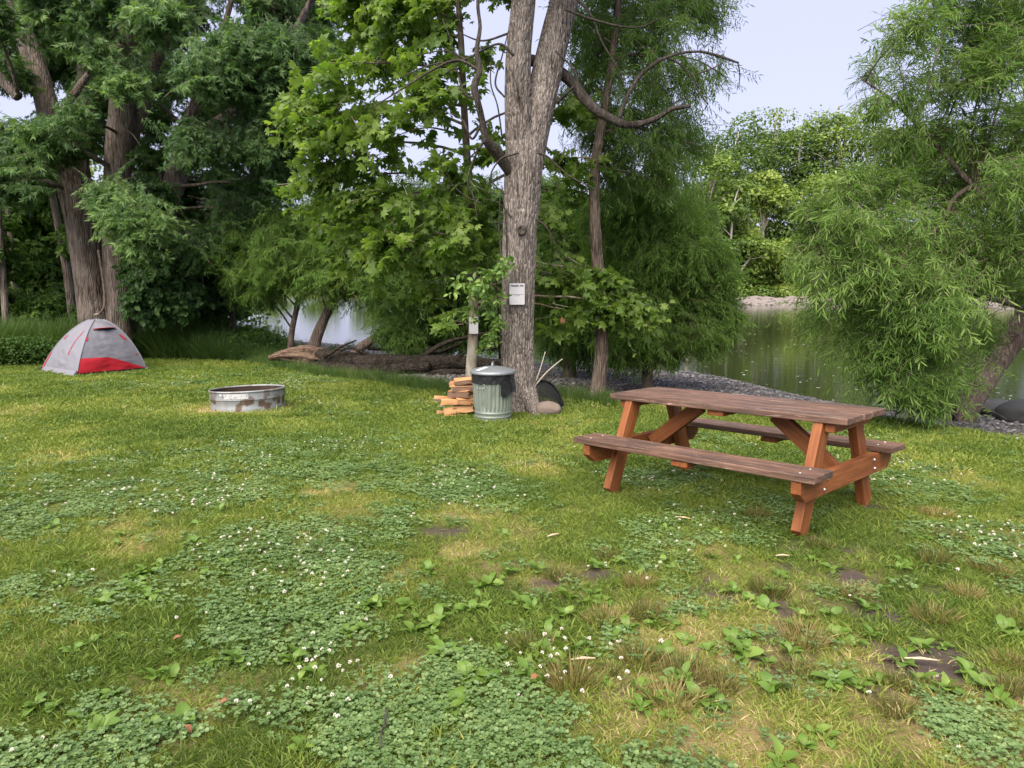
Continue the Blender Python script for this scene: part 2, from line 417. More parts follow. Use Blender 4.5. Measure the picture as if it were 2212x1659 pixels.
def build_water():
    u = np.linspace(-1, 1, 41); xs = 900 * np.sign(u) * np.abs(u) ** 2; ys = 4 + 800 * np.linspace(0, 1, 41) ** 2
    X, Y = np.meshgrid(xs, ys, indexing='ij'); mb = MB(); mb.add(np.stack([X, Y, X * 0 + ZW], -1).reshape(-1, 3), grid_faces(41, 41))
    m, nt, out = nmat('river_water')
    v = texco(nt, (1.0, 2.2, 1.0), 'Object'); n1 = noise(nt, v, 1.1, 3, .5); v2 = texco(nt, (2.0, 6.0, 1.0), 'Object'); n2 = noise(nt, v2, 2.5, 3, .6)
    ad = nd(nt, 'ShaderNodeMath', operation='MULTIPLY_ADD'); ad.inputs[1].default_value = .25
    nt.links.new(n2, ad.inputs[0]); nt.links.new(n1, ad.inputs[2])
    p = principled(nt, out, (.022, .027, .012), .04, .5, 0, bump(nt, ad.outputs[0], .10, .05)); p.inputs['IOR'].default_value = 1.33
    o = mb.build('water', m); o['kind'] = 'structure'
build_water()

# ------------------------------------------------------------------ scattering (stuff only)
tcoll = {}
def scatter(name, pts, rot, scl, idx, tint, templates, label=None, parent=None, base=None):
    """one object of kind stuff: points that carry small template meshes by geometry nodes; base: a mesh kept beside them"""
    me = bpy.data.meshes.new(name); n = len(pts); me.vertices.add(n)
    pts = np.asarray(pts, np.float32)
    me.vertices.foreach_set('co', pts.ravel())
    for nm, ty, key, val in (('rot', 'FLOAT_VECTOR', 'vector', np.asarray(rot, np.float32).ravel()), ('scl', 'FLOAT', 'value', np.asarray(scl, np.float32)),
                             ('idx', 'INT', 'value', np.asarray(idx, np.int32)), ('itint', 'FLOAT', 'value', np.asarray(tint, np.float32))):
        a = me.attributes.new(nm, ty, 'POINT'); a.data.foreach_set(key, val)
    o = bpy.data.objects.new(name, me); link(o, parent); o['kind'] = 'stuff'
    if label: o['label'] = label
    g = bpy.data.node_groups.new(name + '_scatter', 'GeometryNodeTree')
    g.interface.new_socket('Geometry', in_out='INPUT', socket_type='NodeSocketGeometry'); g.interface.new_socket('Geometry', in_out='OUTPUT', socket_type='NodeSocketGeometry')
    gi, go = g.nodes.new('NodeGroupInput'), g.nodes.new('NodeGroupOutput')
    ip = g.nodes.new('GeometryNodeInstanceOnPoints'); g2 = g.nodes.new('GeometryNodeGeometryToInstance')
    for tm in reversed(templates):                         # the node lists its inputs last first
        t = tcoll.get(tm.name)
        if t is None: t = tcoll[tm.name] = bpy.data.objects.new(tm.name, tm)
        oi = g.nodes.new('GeometryNodeObjectInfo'); oi.inputs['Object'].default_value = t; oi.inputs['As Instance'].default_value = False
        g.links.new(oi.outputs['Geometry'], g2.inputs[0])
    def na(nm, ty):
        a = g.nodes.new('GeometryNodeInputNamedAttribute'); a.data_type = ty; a.inputs['Name'].default_value = nm
        return next(s for s in a.outputs if s.enabled and s.name == 'Attribute')
    e2r = g.nodes.new('FunctionNodeEulerToRotation')
    L = g.links.new
    L(gi.outputs[0], ip.inputs['Points']); L(g2.outputs[0], ip.inputs['Instance']); ip.inputs['Pick Instance'].default_value = True
    L(na('idx', 'INT'), ip.inputs['Instance Index']); L(na('rot', 'FLOAT_VECTOR'), e2r.inputs[0]); L(e2r.outputs[0], ip.inputs['Rotation'])
    L(na('scl', 'FLOAT'), ip.inputs['Scale']); L(ip.outputs[0], go.inputs[0])
    md = o.modifiers.new('scatter', 'NODES'); md.node_group = g
    return o

def leaves(mb, pos, dirv, nrm, L, wid, shape, tint, mat=0):
    """N leaves: base position, direction, approximate normal, length; shape = (template verts (k,3) as along/side/up, faces)"""
    pos = np.asarray(pos); N = len(pos)
    if N == 0: return
    T, F = shape; d = unit(dirv); s = unit(np.cross(nrm, d)); n = np.cross(d, s)
    L = np.broadcast_to(L, (N,))[:, None, None]
    V = pos[:, None, :] + L * (T[None, :, 0:1] * d[:, None, :] + wid * T[None, :, 1:2] * s[:, None, :] + T[None, :, 2:3] * n[:, None, :])
    k = len(T); off = (np.arange(N) * k)[:, None, None]
    Fs = [(f[None] + off).reshape(-1, f.shape[1]) for f in F]
    mb.add(V.reshape(-1, 3), Fs, mat, np.repeat(np.broadcast_to(tint, (N,)), k))
A_ = np.array
KITE = (A_([[0, 0, 0], [.45, .5, .06], [1, 0, -.08], [.45, -.5, .06]]), [A_([[0, 1, 2], [0, 2, 3]])])
KITEQ = (A_([[0, 0, 0], [.5, .5, .0], [1, 0, -.06], [.5, -.5, .0]]), [A_([[0, 1, 2, 3]])])
CURL = (A_([[0, 0, 0], [.35, .5, .03], [.35, -.5, .03], [.75, .32, -.04], [.75, -.32, -.04], [1, 0, -.16]]), [A_([[0, 2, 4], [0, 4, 3], [0, 3, 1], [3, 4, 5]])])
_sy = A_([[0, 0], [.02, .28], [.30, .52], [.28, .26], [.62, .46], [.62, .17], [1.0, 0], [.62, -.17], [.62, -.46], [.28, -.26], [.30, -.52], [.02, -.28]])
_syz = A_([0, -.04, -.10, .0, -.10, .03, -.14, .03, -.10, .0, -.10, -.04])
PALM = (np.c_[_sy, _syz], [A_([[3, 2, 1], [3, 1, 0], [5, 4, 3], [5, 3, 0], [7, 6, 5], [7, 5, 0], [9, 8, 7], [9, 7, 0], [11, 10, 9], [11, 9, 0]])])
SILV = (A_([[0, 0, 0], [.5, .16, 0], [1, 0, -.12], [.5, -.16, 0], [.48, .30, -.02], [.68, .62, -.1], [.25, .22, -.02], [.48, -.30, -.02], [.68, -.62, -.1], [.25, -.22, -.02]]),
        [A_([[0, 3, 2, 1], [0, 4, 5, 6], [0, 9, 8, 7]])])
TRI = (A_([[0, .5, 0], [0, -.5, 0], [1, 0, -.06]]), [A_([[0, 1, 2]])])
SILV = (A_([[0, 0, 0], [.42, .22, 0], [1, 0, -.12], [.45, .30, -.02], [.66, .66, -.1], [.45, -.30, -.02], [.66, -.66, -.1], [.42, -.22, 0]]), [A_([[0, 7, 2], [0, 3, 4], [0, 6, 5]]), A_([[0, 2, 1]])])
OVAL = (A_([[0, 0, 0], [.3, .42, .05], [.3, -.42, .05], [.62, .42, .02], [.62, -.42, .02], [1, 0, -.14], [.3, 0, -.0], [.62, 0, -.03]]),
        [A_([[0, 6, 1], [0, 2, 6], [3, 7, 5], [7, 4, 5]]), A_([[1, 6, 7, 3], [6, 2, 4, 7]])])

# ------------------------------------------------------------------ tree growing
def curve3(a, b, c, n):
    t = np.linspace(0, 1, n)[:, None]
    return a * (1 - t) ** 2 + 2 * b * t * (1 - t) + c * t ** 2

TWL = (.35, .7, 1.2)                                        # lengths of the twig templates
_tw = {}
def twig_templates(key, mats, nleaf, L, wid, shape, side, hang, trad, droop, up, tintv, seed, ref):
    """a dozen leafy twigs along +X, arching up and hanging at the tip"""
    if key in _tw: return _tw[key]
    r = np.random.default_rng(seed); out = []
    for Lc in TWL:
        for v in range(4):
            mb = MB(); st = np.zeros(3); end = np.array([Lc, 0, -droop * Lc * .25]); ctrl = np.array([Lc * .5, r.normal() * .1 * Lc, droop * Lc * .5])
            P = curve3(st, ctrl, end, 5); V, F = tube(P, np.linspace(trad, trad * .35, 5), 3, False); mb.add(V, F, 1, .5)
            axes = [(st, ctrl, end, .12)]
            for q in range(1 if Lc < .5 else 3):                # side shoots
                t = r.uniform(.2, .75); p = st * (1 - t) ** 2 + 2 * ctrl * t * (1 - t) + end * t * t; e2 = p + np.array([.7, r.choice([-1, 1]) * r.uniform(.5, 1.0), r.uniform(-.5, .3) - droop * .3]) * Lc * r.uniform(.3, .45)
                c2 = (p + e2) / 2 + [0, 0, droop * .15 * Lc]; axes.append((p, c2, e2, .05)); V, F = tube(curve3(p, c2, e2, 4), np.linspace(trad * .7, trad * .3, 4), 3, False); mb.add(V, F, 1, .5)
            tot = sum(np.linalg.norm(x[2] - x[0]) for x in axes)
            for (a, c, e, t0) in axes:
                m = max(4, int(nleaf * np.linalg.norm(e - a) / ref)); t = np.clip(t0 + (1.02 - t0) * (np.arange(m) + r.random(m) * .8) / m, 0, 1)[:, None]
                pos = a * (1 - t) ** 2 + 2 * c * t * (1 - t) + e * t * t; tan = unit(2 * (c - a) * (1 - t) + 2 * (e - c) * t)
                sd_ = unit(np.cross(tan, r.normal(size=(m, 3)) * .45 + [0, 0, 1.0])) * np.where(np.arange(m) % 2, 1, -1)[:, None]
                dv = tan * (.5 + .35 * r.random((m, 1))) + sd_ * side * (.5 + r.random((m, 1))) + np.array([0, 0, -1]) * hang * (.3 + r.random((m, 1))) + r.normal(size=(m, 3)) * .2
                nv = np.array([0, 0, 1.0]) * up + r.normal(size=(m, 3)) * .45
                leaves(mb, pos, dv, nv, L * (.6 + .6 * r.random(m)), wid, shape, np.clip(.5 + r.normal(size=m) * tintv * 1.3, 0, 1), 0)
            out.append(mb.mesh('leafy_twig_%s' % key, mats, False))
    _tw[key] = out; return out

def grow(blobs, axes, rng, key, mats, nleaf=26, L=.1, wid=.2, shape=None, droop=.3, ntw=40, side=.8, hang=.35, trad=.006, lr=.03, tintv=.2, tbase=.45, stem_mat=1, up=.7, limb_parent=None, limbs=True, crown_parent=None, name='crown', attach_low=.5, ref=.7, wild=.5, fall=.2, spread=1.15):
    """blobs: list of (centre, radius xyz, twig share, tint shift); axes: trunk polylines that limbs start from.
    One limb per blob (object 'branch' under limb_parent) and ONE crown object carrying the leafy twigs."""
    allax = np.vstack(axes)
    T = twig_templates(key, mats, nleaf, L, wid, shape or KITE, side, hang, trad, droop, up, tintv, len(key) + 3, ref)
    ps, ro, sc, ix, ti = [], [], [], [], []
    for (c, r, share, dt) in blobs:
        c = np.asarray(c); r = np.asarray(r)
        cand = allax[allax[:, 2] < c[2] + .2]
        if len(cand) == 0: cand = allax
        dd = np.linalg.norm((cand[:, :3] - c) * [1, 1, attach_low], axis=1); a = cand[dd.argmin(), :3]
        mid = (a + c) / 2 + np.array([0, 0, .18 * np.linalg.norm(c - a)]) + rng.normal(size=3) * .06 * np.linalg.norm(c - a)
        lc = curve3(a, mid, c, 12); lc += np.cumsum(rng.normal(size=lc.shape) * .012 * np.linalg.norm(c - a), axis=0) * np.linspace(0, 1, 12)[:, None]
        if limbs:
            V, F = tube(lc, np.linspace(lr, lr * .3, 12) * (.6 + .4 * min(2, np.linalg.norm(c - a))), 6)
            MB().add(V, F, 0, .5).build('branch', mats[stem_mat], limb_parent)
        n = max(3, int(ntw * share))
        u = unit(rng.normal(size=(n, 3))); rad = rng.random(n)[:, None] ** .5
        end = c + u * rad * r * spread; i0 = rng.integers(4, 12, n); st0 = lc[i0]
        dl = np.linalg.norm(end - st0, axis=1); d = unit(unit(end - st0) + rng.normal(size=(n, 3)) * wild * .6 + np.array([0, 0, -fall]))
        want = np.clip(dl, .3, 1.35) * rng.uniform(.7, 1.1, n); cls = np.abs(want[:, None] - np.array(TWL)[None]).argmin(1); s = np.clip(want / np.array(TWL)[cls], .75, 1.3)
        st = end - d * (np.array(TWL)[cls] * s)[:, None]
        ps.append(st); sc.append(s); ix.append(cls * 4 + rng.integers(0, 4, n))
        ro.append(np.stack([rng.normal(size=n) * .35, -np.arcsin(np.clip(d[:, 2], -1, 1)), np.arctan2(d[:, 1], d[:, 0])], -1))
        ti.append(np.clip(tbase + dt + rng.normal(size=n) * tintv * .7, 0, 1))
    return scatter(name, np.concatenate(ps), np.concatenate(ro), np.concatenate(sc), np.concatenate(ix), np.concatenate(ti), T, None, crown_parent)

def trunk_obj(name, P, parent, mat, n=14, seg=40, rough=.06, cap=True, seed=0, ridge=0, flare=0):
    """P rows: x y z radius; built with ridged, uneven bark in the mesh"""
    S = spline(P, seg)
    def disp(th, s, R):
        d = R * rough * (fbm(np.cos(th) * 1.6 + seed, np.sin(th) * 1.6, s * 1.2 / np.maximum(R * 6, .2), 3, seed) - .5) * 2
        if ridge:
            k = 9.0 if len(S) < 150 else 17.0
            q = th * k + 1.6 * fbm(np.cos(th) * 3, np.sin(th) * 3, s * 3.2, 3, seed + 5) * PI
            d = d + ridge * (np.abs(np.sin(q)) ** .7 - .5) * (.6 + .8 * noise3(np.cos(th) * 6, np.sin(th) * 6, s * 7, seed + 9))
        if flare: d = d + R * flare * np.exp(-s / (R * 1.3)) * (.55 + .6 * np.maximum(0, np.sin(th * 4 + seed)))
        return d
    V, F = tube(S[:, :3], S[:, 3], n, cap, disp)
    return MB().add(V, F).build(name, mat, parent), S

def WP(L, d0):
    """rows (px, py, width px[, depth]) -> x y z radius"""
    r = []
    for q in L:
        d = q[3] if len(q) > 3 else d0
        p = W(q[0], q[1], d); r.append([*p, q[2] * .5 * d / F22])
    return np.array(r)
def WB(L, d0, dj, rng, asp=1.0, deep=1.3):
    """crown volumes: (px, py, r px[, share[, tint[, depth]]])"""
    out = []
    for q in L:
        sh = q[3] if len(q) > 3 else 1.0; ti = q[4] if len(q) > 4 else 0.0
        d = q[5] if len(q) > 5 and q[5] else d0 + rng.uniform(-dj, dj)
        k = q[2] * d / F22
        out.append((W(q[0], q[1], d), (k, k * deep, k * asp), sh, ti))
    return out

# ================================================================== TREES
def tree(name, base, label, cat='tree', group=None):
    return empty(name, tuple(base), label, cat, group)

# ---- the rough-barked trunk in the middle, with dead limbs
rng = np.random.default_rng(11)
D0 = 9.75
b0 = G(1122, 893)
mt = tree('broadleaf_tree', b0, 'tall forked tree with pale furrowed bark, white sign nailed to it, behind the trash can')
P = WP([(1124, 905, 90), (1122, 870, 80), (1120, 800, 71), (1118, 700, 69), (1119, 600, 68), (1122, 500, 70), (1127, 420, 74), (1131, 350, 77), (1134, 312, 70), (1137, 285, 50), (1140, 262, 12)], D0)
tk, S = trunk_obj('trunk', P, mt, M['bark_main'], 200, 150, .10, True, 3, .016, .34)
ax_main = [S]
P = WP([(1134, 440, 40, 9.75), (1126, 345, 58, 9.72), (1122, 290, 58, 9.72), (1119, 200, 54, 9.7), (1121, 100, 50, 9.65), (1131, 0, 47, 9.6), (1142, -150, 40, 9.5), (1150, -420, 26, 9.3), (1140, -700, 8, 9.0)], D0)
s1, S1 = trunk_obj('stem', P, tk, M['bark_main'], 120, 160, .09, True, 5, .011)
P = WP([(1130, 440, 40, 9.78), (1142, 350, 60, 9.8), (1152, 290, 62, 9.82), (1172, 200, 62, 9.85), (1194, 100, 60, 9.9), (1219, 0, 57, 9.95), (1260, -150, 48, 10.1), (1320, -420, 30, 10.4), (1350, -700, 8, 10.6)], D0)
s2, S2 = trunk_obj('stem', P, tk, M['bark_main'], 120, 160, .09, True, 8, .011)
# root running to the rock, knot, dead limbs
P = WP([(1140, 845, 40, 9.62), (1150, 875, 34, 9.5), (1160, 897, 24, 9.38), (1176, 912, 10, 9.2)], D0)
trunk_obj('root', P, tk, M['bark_main'], 24, 40, .2, True, 2, .006)
P = WP([(1096, 850, 30, 9.6), (1088, 885, 30, 9.5), (1080, 905, 14, 9.4)], D0)
trunk_obj('root', P, tk, M['bark_main'], 24, 30, .2, True, 4, .006)
kb = W(1127, 497, 9.505); V, F = lathe([(.0, -.05), (.06, -.045), (.064, 0), (.052, .012), (.042, .010), (.034, .002), (0, .0)], 20)
V = V @ np.array(Matrix.Rotation(math.radians(90), 3, 'X')).T; V = V + .025 * (noise3(V[:, 0:1] * 40, V[:, 1:2] * 40, V[:, 2:3] * 40, 3) - .5); MB().add(V + kb, F).build('knot', M['bark_dead'], tk)
def dead(L, d0, mat='bark_dead', n=9, seg=40, rough=.22, name='dead_branch', par=tk, seed=0):
    P = WP(L, d0); o, S = trunk_obj(name, P, par, M[mat], n, seg, rough, True, seed); return S
dS = []
dS.append(dead([(1104, 372, 26, 9.65), (1088, 350, 24, 9.55), (1066, 320, 22, 9.4), (1050, 300, 17, 9.3), (1042, 262, 14, 9.25), (1032, 220, 13, 9.2), (1025, 185, 15, 9.2), (1036, 152, 13, 9.2), (1030, 110, 10, 9.2), (1037, 60, 8, 9.2), (1032, 10, 7, 9.2), (1036, -60, 5, 9.2)], 9.4, seed=1))
dS.append(dead([(1140, 128, 24, 9.9), (1180, 138, 24, 10.0), (1212, 158, 24, 10.0), (1240, 182, 22, 10.0), (1262, 214, 22, 9.95), (1290, 240, 19, 9.9), (1330, 262, 17, 9.9), (1360, 270, 15, 9.9), (1395, 264, 13, 9.85), (1425, 252, 11, 9.8), (1450, 236, 10, 9.8), (1492, 228, 6, 9.7)], 9.9, n=12, seg=60, seed=2))
dS.append(dead([(1336, 258, 9), (1352, 215, 8), (1376, 172, 8), (1410, 140, 8), (1440, 124, 7), (1475, 114, 6), (1515, 112, 5), (1555, 122, 6), (1596, 136, 4)], 9.9, n=7, seg=44, seed=3))
dS.append(dead([(1440, 124, 5), (1470, 140, 5), (1492, 168, 4), (1508, 196, 4), (1530, 226, 2.5)], 9.9, n=5, seg=24))
dS.append(dead([(1492, 164, 3), (1530, 152, 3), (1562, 136, 2.5)], 9.9, n=5, seg=16))
dS.append(dead([(1594, 136, 3), (1598, 160, 2.5), (1596, 190, 2)], 9.9, n=5, seg=12))
dS.append(dead([(1202, 222, 8, 9.75), (1222, 204, 7, 9.7), (1240, 186, 4, 9.65)], 9.7, n=6, seg=14))
dS.append(dead([(1455, 236, 5), (1458, 222, 4), (1480, 212, 2.5)], 9.8, n=5, seg=10))
# thin grey dead twigs hanging about the fork
def twigs(L, d0, par, mat='bark_dead'):
    for q in L: dead([(x, y, w) for x, y, w in q], d0 + rng.uniform(-.25, .25), mat, 4, 26, .1, 'twig', par)
twigs([[(1036, 152, 7), (990, 130, 6), (940, 148, 5), (880, 185, 4), (800, 235, 2)], [(1030, 215, 6), (1002, 200, 5), (985, 150, 4), (960, 160, 3)], [(1042, 262, 6), (1020, 300, 5), (1000, 260, 4), (975, 245, 2)],
       [(1050, 300, 6), (1030, 330, 5), (1010, 390, 4), (1025, 430, 3), (1030, 470, 2)], [(1110, 120, 6), (1075, 95, 5), (1000, 130, 4), (930, 140, 3), (870, 165, 2)], [(1125, 60, 6), (1090, 75, 5), (1040, 88, 4), (990, 70, 2)],
       [(1120, 330, 5), (1080, 345, 4), (1060, 385, 3), (1090, 420, 2)], [(1160, 330, 5), (1185, 340, 4), (1230, 380, 3), (1290, 410, 2)], [(1150, 470, 4), (1180, 490, 4), (1200, 530, 2)], [(1105, 470, 4), (1080, 440, 3), (1050, 430, 2)],
       [(1220, 20, 6), (1290, 45, 5), (1370, 60, 4), (1430, 40, 2)], [(1230, -20, 6), (1275, 30, 5), (1300, 90, 4), (1330, 140, 3), (1345, 180, 2)], [(1200, 110, 5), (1240, 150, 4), (1250, 185, 3), (1265, 205, 2)],
       [(1090, 210, 4), (1070, 180, 4), (1085, 120, 3), (1100, 60, 2)], [(1085, 300, 4), (1075, 230, 3), (1060, 180, 3), (1062, 120, 2)], [(1010, 130, 4), (960, 110, 3), (900, 120, 2)], [(985, 150, 3), (975, 90, 3), (955, 40, 2)],
       [(1040, 440, 3), (1000, 420, 3), (960, 380, 2)], [(1095, 560, 3), (1092, 470, 3), (1084, 400, 2)], [(1085, 570, 3), (1078, 500, 3), (1080, 430, 2)]], 9.4, tk)
# high crown, mostly above the picture
cr = WB([(1080, -330, 190), (1250, -300, 200), (1180, -560, 230), (1000, -520, 190), (1380, -520, 200), (1200, -150, 70, .35), (1060, -170, 80, .4)], 9.8, 1.0, rng)
grow(cr, [S1, S2], rng, 'high', [M['leaf_under'], M['bark_dead']], 24, .13, .5, KITE, .2, 40, limb_parent=s1, crown_parent=mt)

# sign and paper
sp = W(1117, 635, 9.485)
rx = math.radians(2)
sg = empty('campsite_sign', sp, 'white rectangular Campsite Info sign nailed to the furrowed tree trunk', 'sign', rot=(math.radians(3), 0, math.radians(-4)))
def plate(w, h, t, r, n=6):
    pts = []
    for cx, cz, a0 in ((w / 2 - r, h / 2 - r, 0), (-w / 2 + r, h / 2 - r, 90), (-w / 2 + r, -h / 2 + r, 180), (w / 2 - r, -h / 2 + r, 270)):
        for k in range(n + 1):
            a = math.radians(a0 + 90 * k / n); pts.append((cx + r * math.cos(a), cz + r * math.sin(a)))
    bm = bmesh.new(); f = bm.faces.new([bm.verts.new((x, -t / 2, z)) for x, z in pts])
    e = bmesh.ops.extrude_face_region(bm, geom=[f]); bmesh.ops.translate(bm, verts=[v for v in e['geom'] if isinstance(v, bmesh.types.BMVert)], vec=(0, t, 0))
    bmesh.ops.recalc_face_normals(bm, faces=bm.faces); return bm
def bmobj(name, bm, mat, parent=None, smooth=False):
    me = bpy.data.meshes.new(name); bm.to_mesh(me); bm.free()
    for m in (mat if isinstance(mat, list) else [mat]): me.materials.append(m)
    for p in me.polygons: p.use_smooth = smooth
    return link(bpy.data.objects.new(name, me), parent, True)
M['sign_white'] = simple('sign_white', (.50, .50, .55), .45, .4, 0, .04, 12)
M['ink'] = simple('ink_black', (.02, .02, .025), .6, .2, 0, .05)
SWD, SHT = 33 * 9.4 / F22, 46 * 9.4 / F22
bmobj('panel', plate(SWD, SHT, .006, .014), M['sign_white'], sg)
bd = plate(SWD - .012, SHT - .012, .0008, .012)
tc = bpy.data.curves.new('lettering', 'FONT'); tc.body = 'Campsite Info'; tc.size = .031; tc.align_x = 'CENTER'; tc.align_y = 'CENTER'; tc.extrude = .0005; tc.offset = .0013
to = bpy.data.objects.new('lettering', tc); COL.objects.link(to)
C.view_layer.update(); dg = C.evaluated_depsgraph_get(); tme = bpy.data.meshes.new_from_object(to.evaluated_get(dg)); bpy.data.objects.remove(to); tme.name = 'lettering'
tme.materials.clear(); tme.materials.append(M['ink'])
tx = np.zeros(len(tme.vertices) * 3, np.float32); tme.vertices.foreach_get('co', tx); tx = tx.reshape(-1, 3); wtx = np.ptp(tx[:, 0]); tx *= (SWD * .86) / wtx
tx = np.stack([tx[:, 0], -tx[:, 2] - .0042, tx[:, 1] + SHT * .385], -1); tme.vertices.foreach_set('co', tx.ravel().astype(np.float32)); tme.update()
link(bpy.data.objects.new('lettering', tme), sg, True)
bd.free()
def strip(w, h, x, z, name, mat, par, t=.001, y=-.0038):
    bm = bmesh.new(); bmesh.ops.create_cube(bm, size=1); bmesh.ops.scale(bm, verts=bm.verts, vec=(w, t, h)); bmesh.ops.translate(bm, verts=bm.verts, vec=(x, y, z)); return bmobj(name, bm, mat, par)
strip(SWD * .84, .0035, 0, -.006, 'printed_line', M['ink'], sg); strip(SWD * .34, .0035, 0, -.022, 'printed_line', M['ink'], sg)
for z in (SHT / 2 - .008, -SHT / 2 + .008): strip(.006, .006, 0, z, 'nail', M['bolt'], sg, .006, -.004)

# ---- sycamore sapling with large leaves
rng = np.random.default_rng(21)
sb = G(1018, 862)
sy = tree('sycamore_tree', sb, 'slender young sycamore with big lobed leaves rising behind the firewood pile')
P = WP([(1016, 866, 28), (1017, 820, 25), (1021, 740, 23), (1023, 640, 21), (1021, 540, 19), (1016, 430, 17), (1008, 330, 16), (1002, 220, 14), (997, 110, 13), (990, 0, 11), (984, -120, 8), (975, -300, 4)], sb[1])
stk, SS = trunk_obj('trunk', P, sy, M['bark_syc'], 16, 90, .10, True, 4)
cr = WB([(690, 265, 75, .7), (640, 300, 45, .4), (790, 110, 95), (700, 150, 55, .5), (700, 360, 75, .8), (620, 420, 35, .25), (850, 310, 105), (930, 190, 95), (780, 460, 100, 1.1), (890, 480, 105, 1.1), (985, 400, 85), (830, 560, 75, .8),
         (720, 540, 60, .6), (870, 40, 95), (960, 30, 80), (770, 20, 80, .8), (990, 540, 70, .8), (1060, 320, 45, .4), (920, 610, 55, .5), (960, 700, 30, .25), (1040, 460, 55, .5), (1060, 540, 45, .4), (850, -90, 120), (1000, -120, 110), (1060, 130, 45, .35), (1090, -30, 60, .5)], sb[1] - .1, .85, rng)
sc_right = WB([(1230, 360, 45, .35), (1250, 420, 40, .3), (1270, 240, 40, .2), (1300, 350, 40, .25), (1220, 600, 50, .5), (1290, 640, 55, .6), (1350, 680, 55, .6), (1400, 680, 38, .35), (1330, 610, 40, .35), (1250, 690, 45, .4), (1200, 480, 35, .2)], 10.9, .25, rng)
grow(cr + sc_right, [SS], rng, 'syc', [M['leaf_syc'], M['bark_syc']], 11, .135, 1.0, PALM, .15, 30, wild=.6, fall=.1, side=.9, hang=.35, trad=.004, lr=.016, tbase=.45, tintv=.3, limb_parent=stk, crown_parent=sy, up=.9)
# nearest leaves, each a piece of its own
def leaf_mesh(name, shape, wid, mat):
    T, F = shape; return MB().add(T * [1, wid, 1], F, 0, .6).mesh(name, mat, False)
lm = [leaf_mesh('leaf', PALM, 1.0, M['leaf_syc']), leaf_mesh('leaf', PALM, .9, M['leaf_syc'])]
k = 0
for (c, r, sh, ti) in cr + sc_right:
    for _ in range(max(2, int(round(9 * sh)))):
        u = unit(rng.normal(size=3)); u[1] = -abs(u[1]); p = np.array(c) + u * np.array(r) * rng.uniform(.7, 1.0)
        o = bpy.data.objects.new('leaf', lm[k % 2]); o.location = p; s = rng.uniform(.10, .17); o.scale = (s, s, s)
        o.rotation_euler = (rng.normal() * .5 - .35, rng.uniform(.1, .9), rng.uniform(0, 2 * PI)); k += 1
        o.parent = sy; o.matrix_parent_inverse = Matrix.Translation(-Vector(sb)); COL.objects.link(o)

# ---- leafy shoots on the left side of the trunk
rng = np.random.default_rng(22)
vb = G(1075, 905)
sh = tree('leafy_shrub', (vb[0], vb[1] + .35, vb[2]), 'bright green leafy shoots clinging to the left side of the furrowed trunk', 'shrub')
cr = WB([(1050, 600, 34, .8), (1085, 590, 30, .7), (1030, 640, 34, .8), (1065, 650, 34, .8), (1000, 690, 34, .6), (1075, 700, 30, .6), (1045, 745, 26, .5), (1100, 570, 22, .4), (985, 630, 26, .3), (1070, 730, 24, .4)], 9.25, .15, rng)
vax = spline(np.vstack([WP([(1088, 880, 4), (1085, 800, 4), (1080, 700, 4), (1072, 600, 3), (1080, 560, 2)], 9.42)]), 40)
grow(cr, [vax], rng, 'shoot', [M['leaf_vine'], M['bark_dead']], 12, .095, .55, OVAL, .3, 14, side=.9, hang=.5, trad=.003, lr=.006, tbase=.55, tintv=.35, crown_parent=sh, limb_parent=sh, up=.9)
V, F = tube(vax[:, :3], vax[:, 3], 6); MB().add(V, F).build('stem', M['bark_dead'], sh)
# second white notice on the sapling
nt_ = empty('paper_notice', W(1023, 703, sb[1] - .14), 'small white notice half hidden by leaves on the slender sycamore trunk', 'notice', rot=(.05, 0, .1))
bmobj('sheet', plate(.135, .25, .003, .006), M['sign_white'], nt_); strip(.05, .012, .01, .05, 'printed_line', M['ink'], nt_, y=-.0022)

# ---- willow trunk right of centre and the willow mass behind it
rng = np.random.default_rng(31)
wb_ = G(1290, 866)
wl = tree('willow_tree', wb_, 'tall willow with thin dark trunk standing at the lawn edge beyond the picnic table')
P = WP([(1286, 872, 48), (1290, 845, 34), (1297, 790, 30), (1300, 740, 27), (1298, 670, 25), (1292, 590, 25), (1286, 500, 24), (1284, 420, 23), (1288, 340, 21), (1300, 270, 19), (1312, 200, 16), (1326, 100, 13), (1338, 0, 11), (1345, -150, 7)], wb_[1] + .1)
wt, SW = trunk_obj('trunk', P, wl, M['bark_willow'], 28, 120, .16, True, 6, .004, .25)
cr = WB([(1330, 50, 95), (1420, 50, 95), (1500, 30, 60, .6), (1545, 60, 32, .2), (1290, 140, 75), (1400, 170, 95), (1500, 190, 45, .4), (1380, 290, 95), (1470, 320, 55, .5), (1520, 330, 32, .2), (1300, 310, 75), (1250, 240, 55, .6), (1350, -90, 130), (1480, -80, 90), (1560, 180, 25, .12), (1250, 60, 60, .6),
         (1450, 400, 60, .5), (1330, 400, 70, .8)], wb_[1] + .9, .9, rng)
grow(cr, [SW], rng, 'willowd', [M['leaf_willow_dark'], M['bark_willow']], 26, .10, .13, KITE, .35, 120, wild=.8, fall=.5, side=.6, hang=.55, trad=.003, lr=.018, limb_parent=wt, crown_parent=wl, tbase=.5)

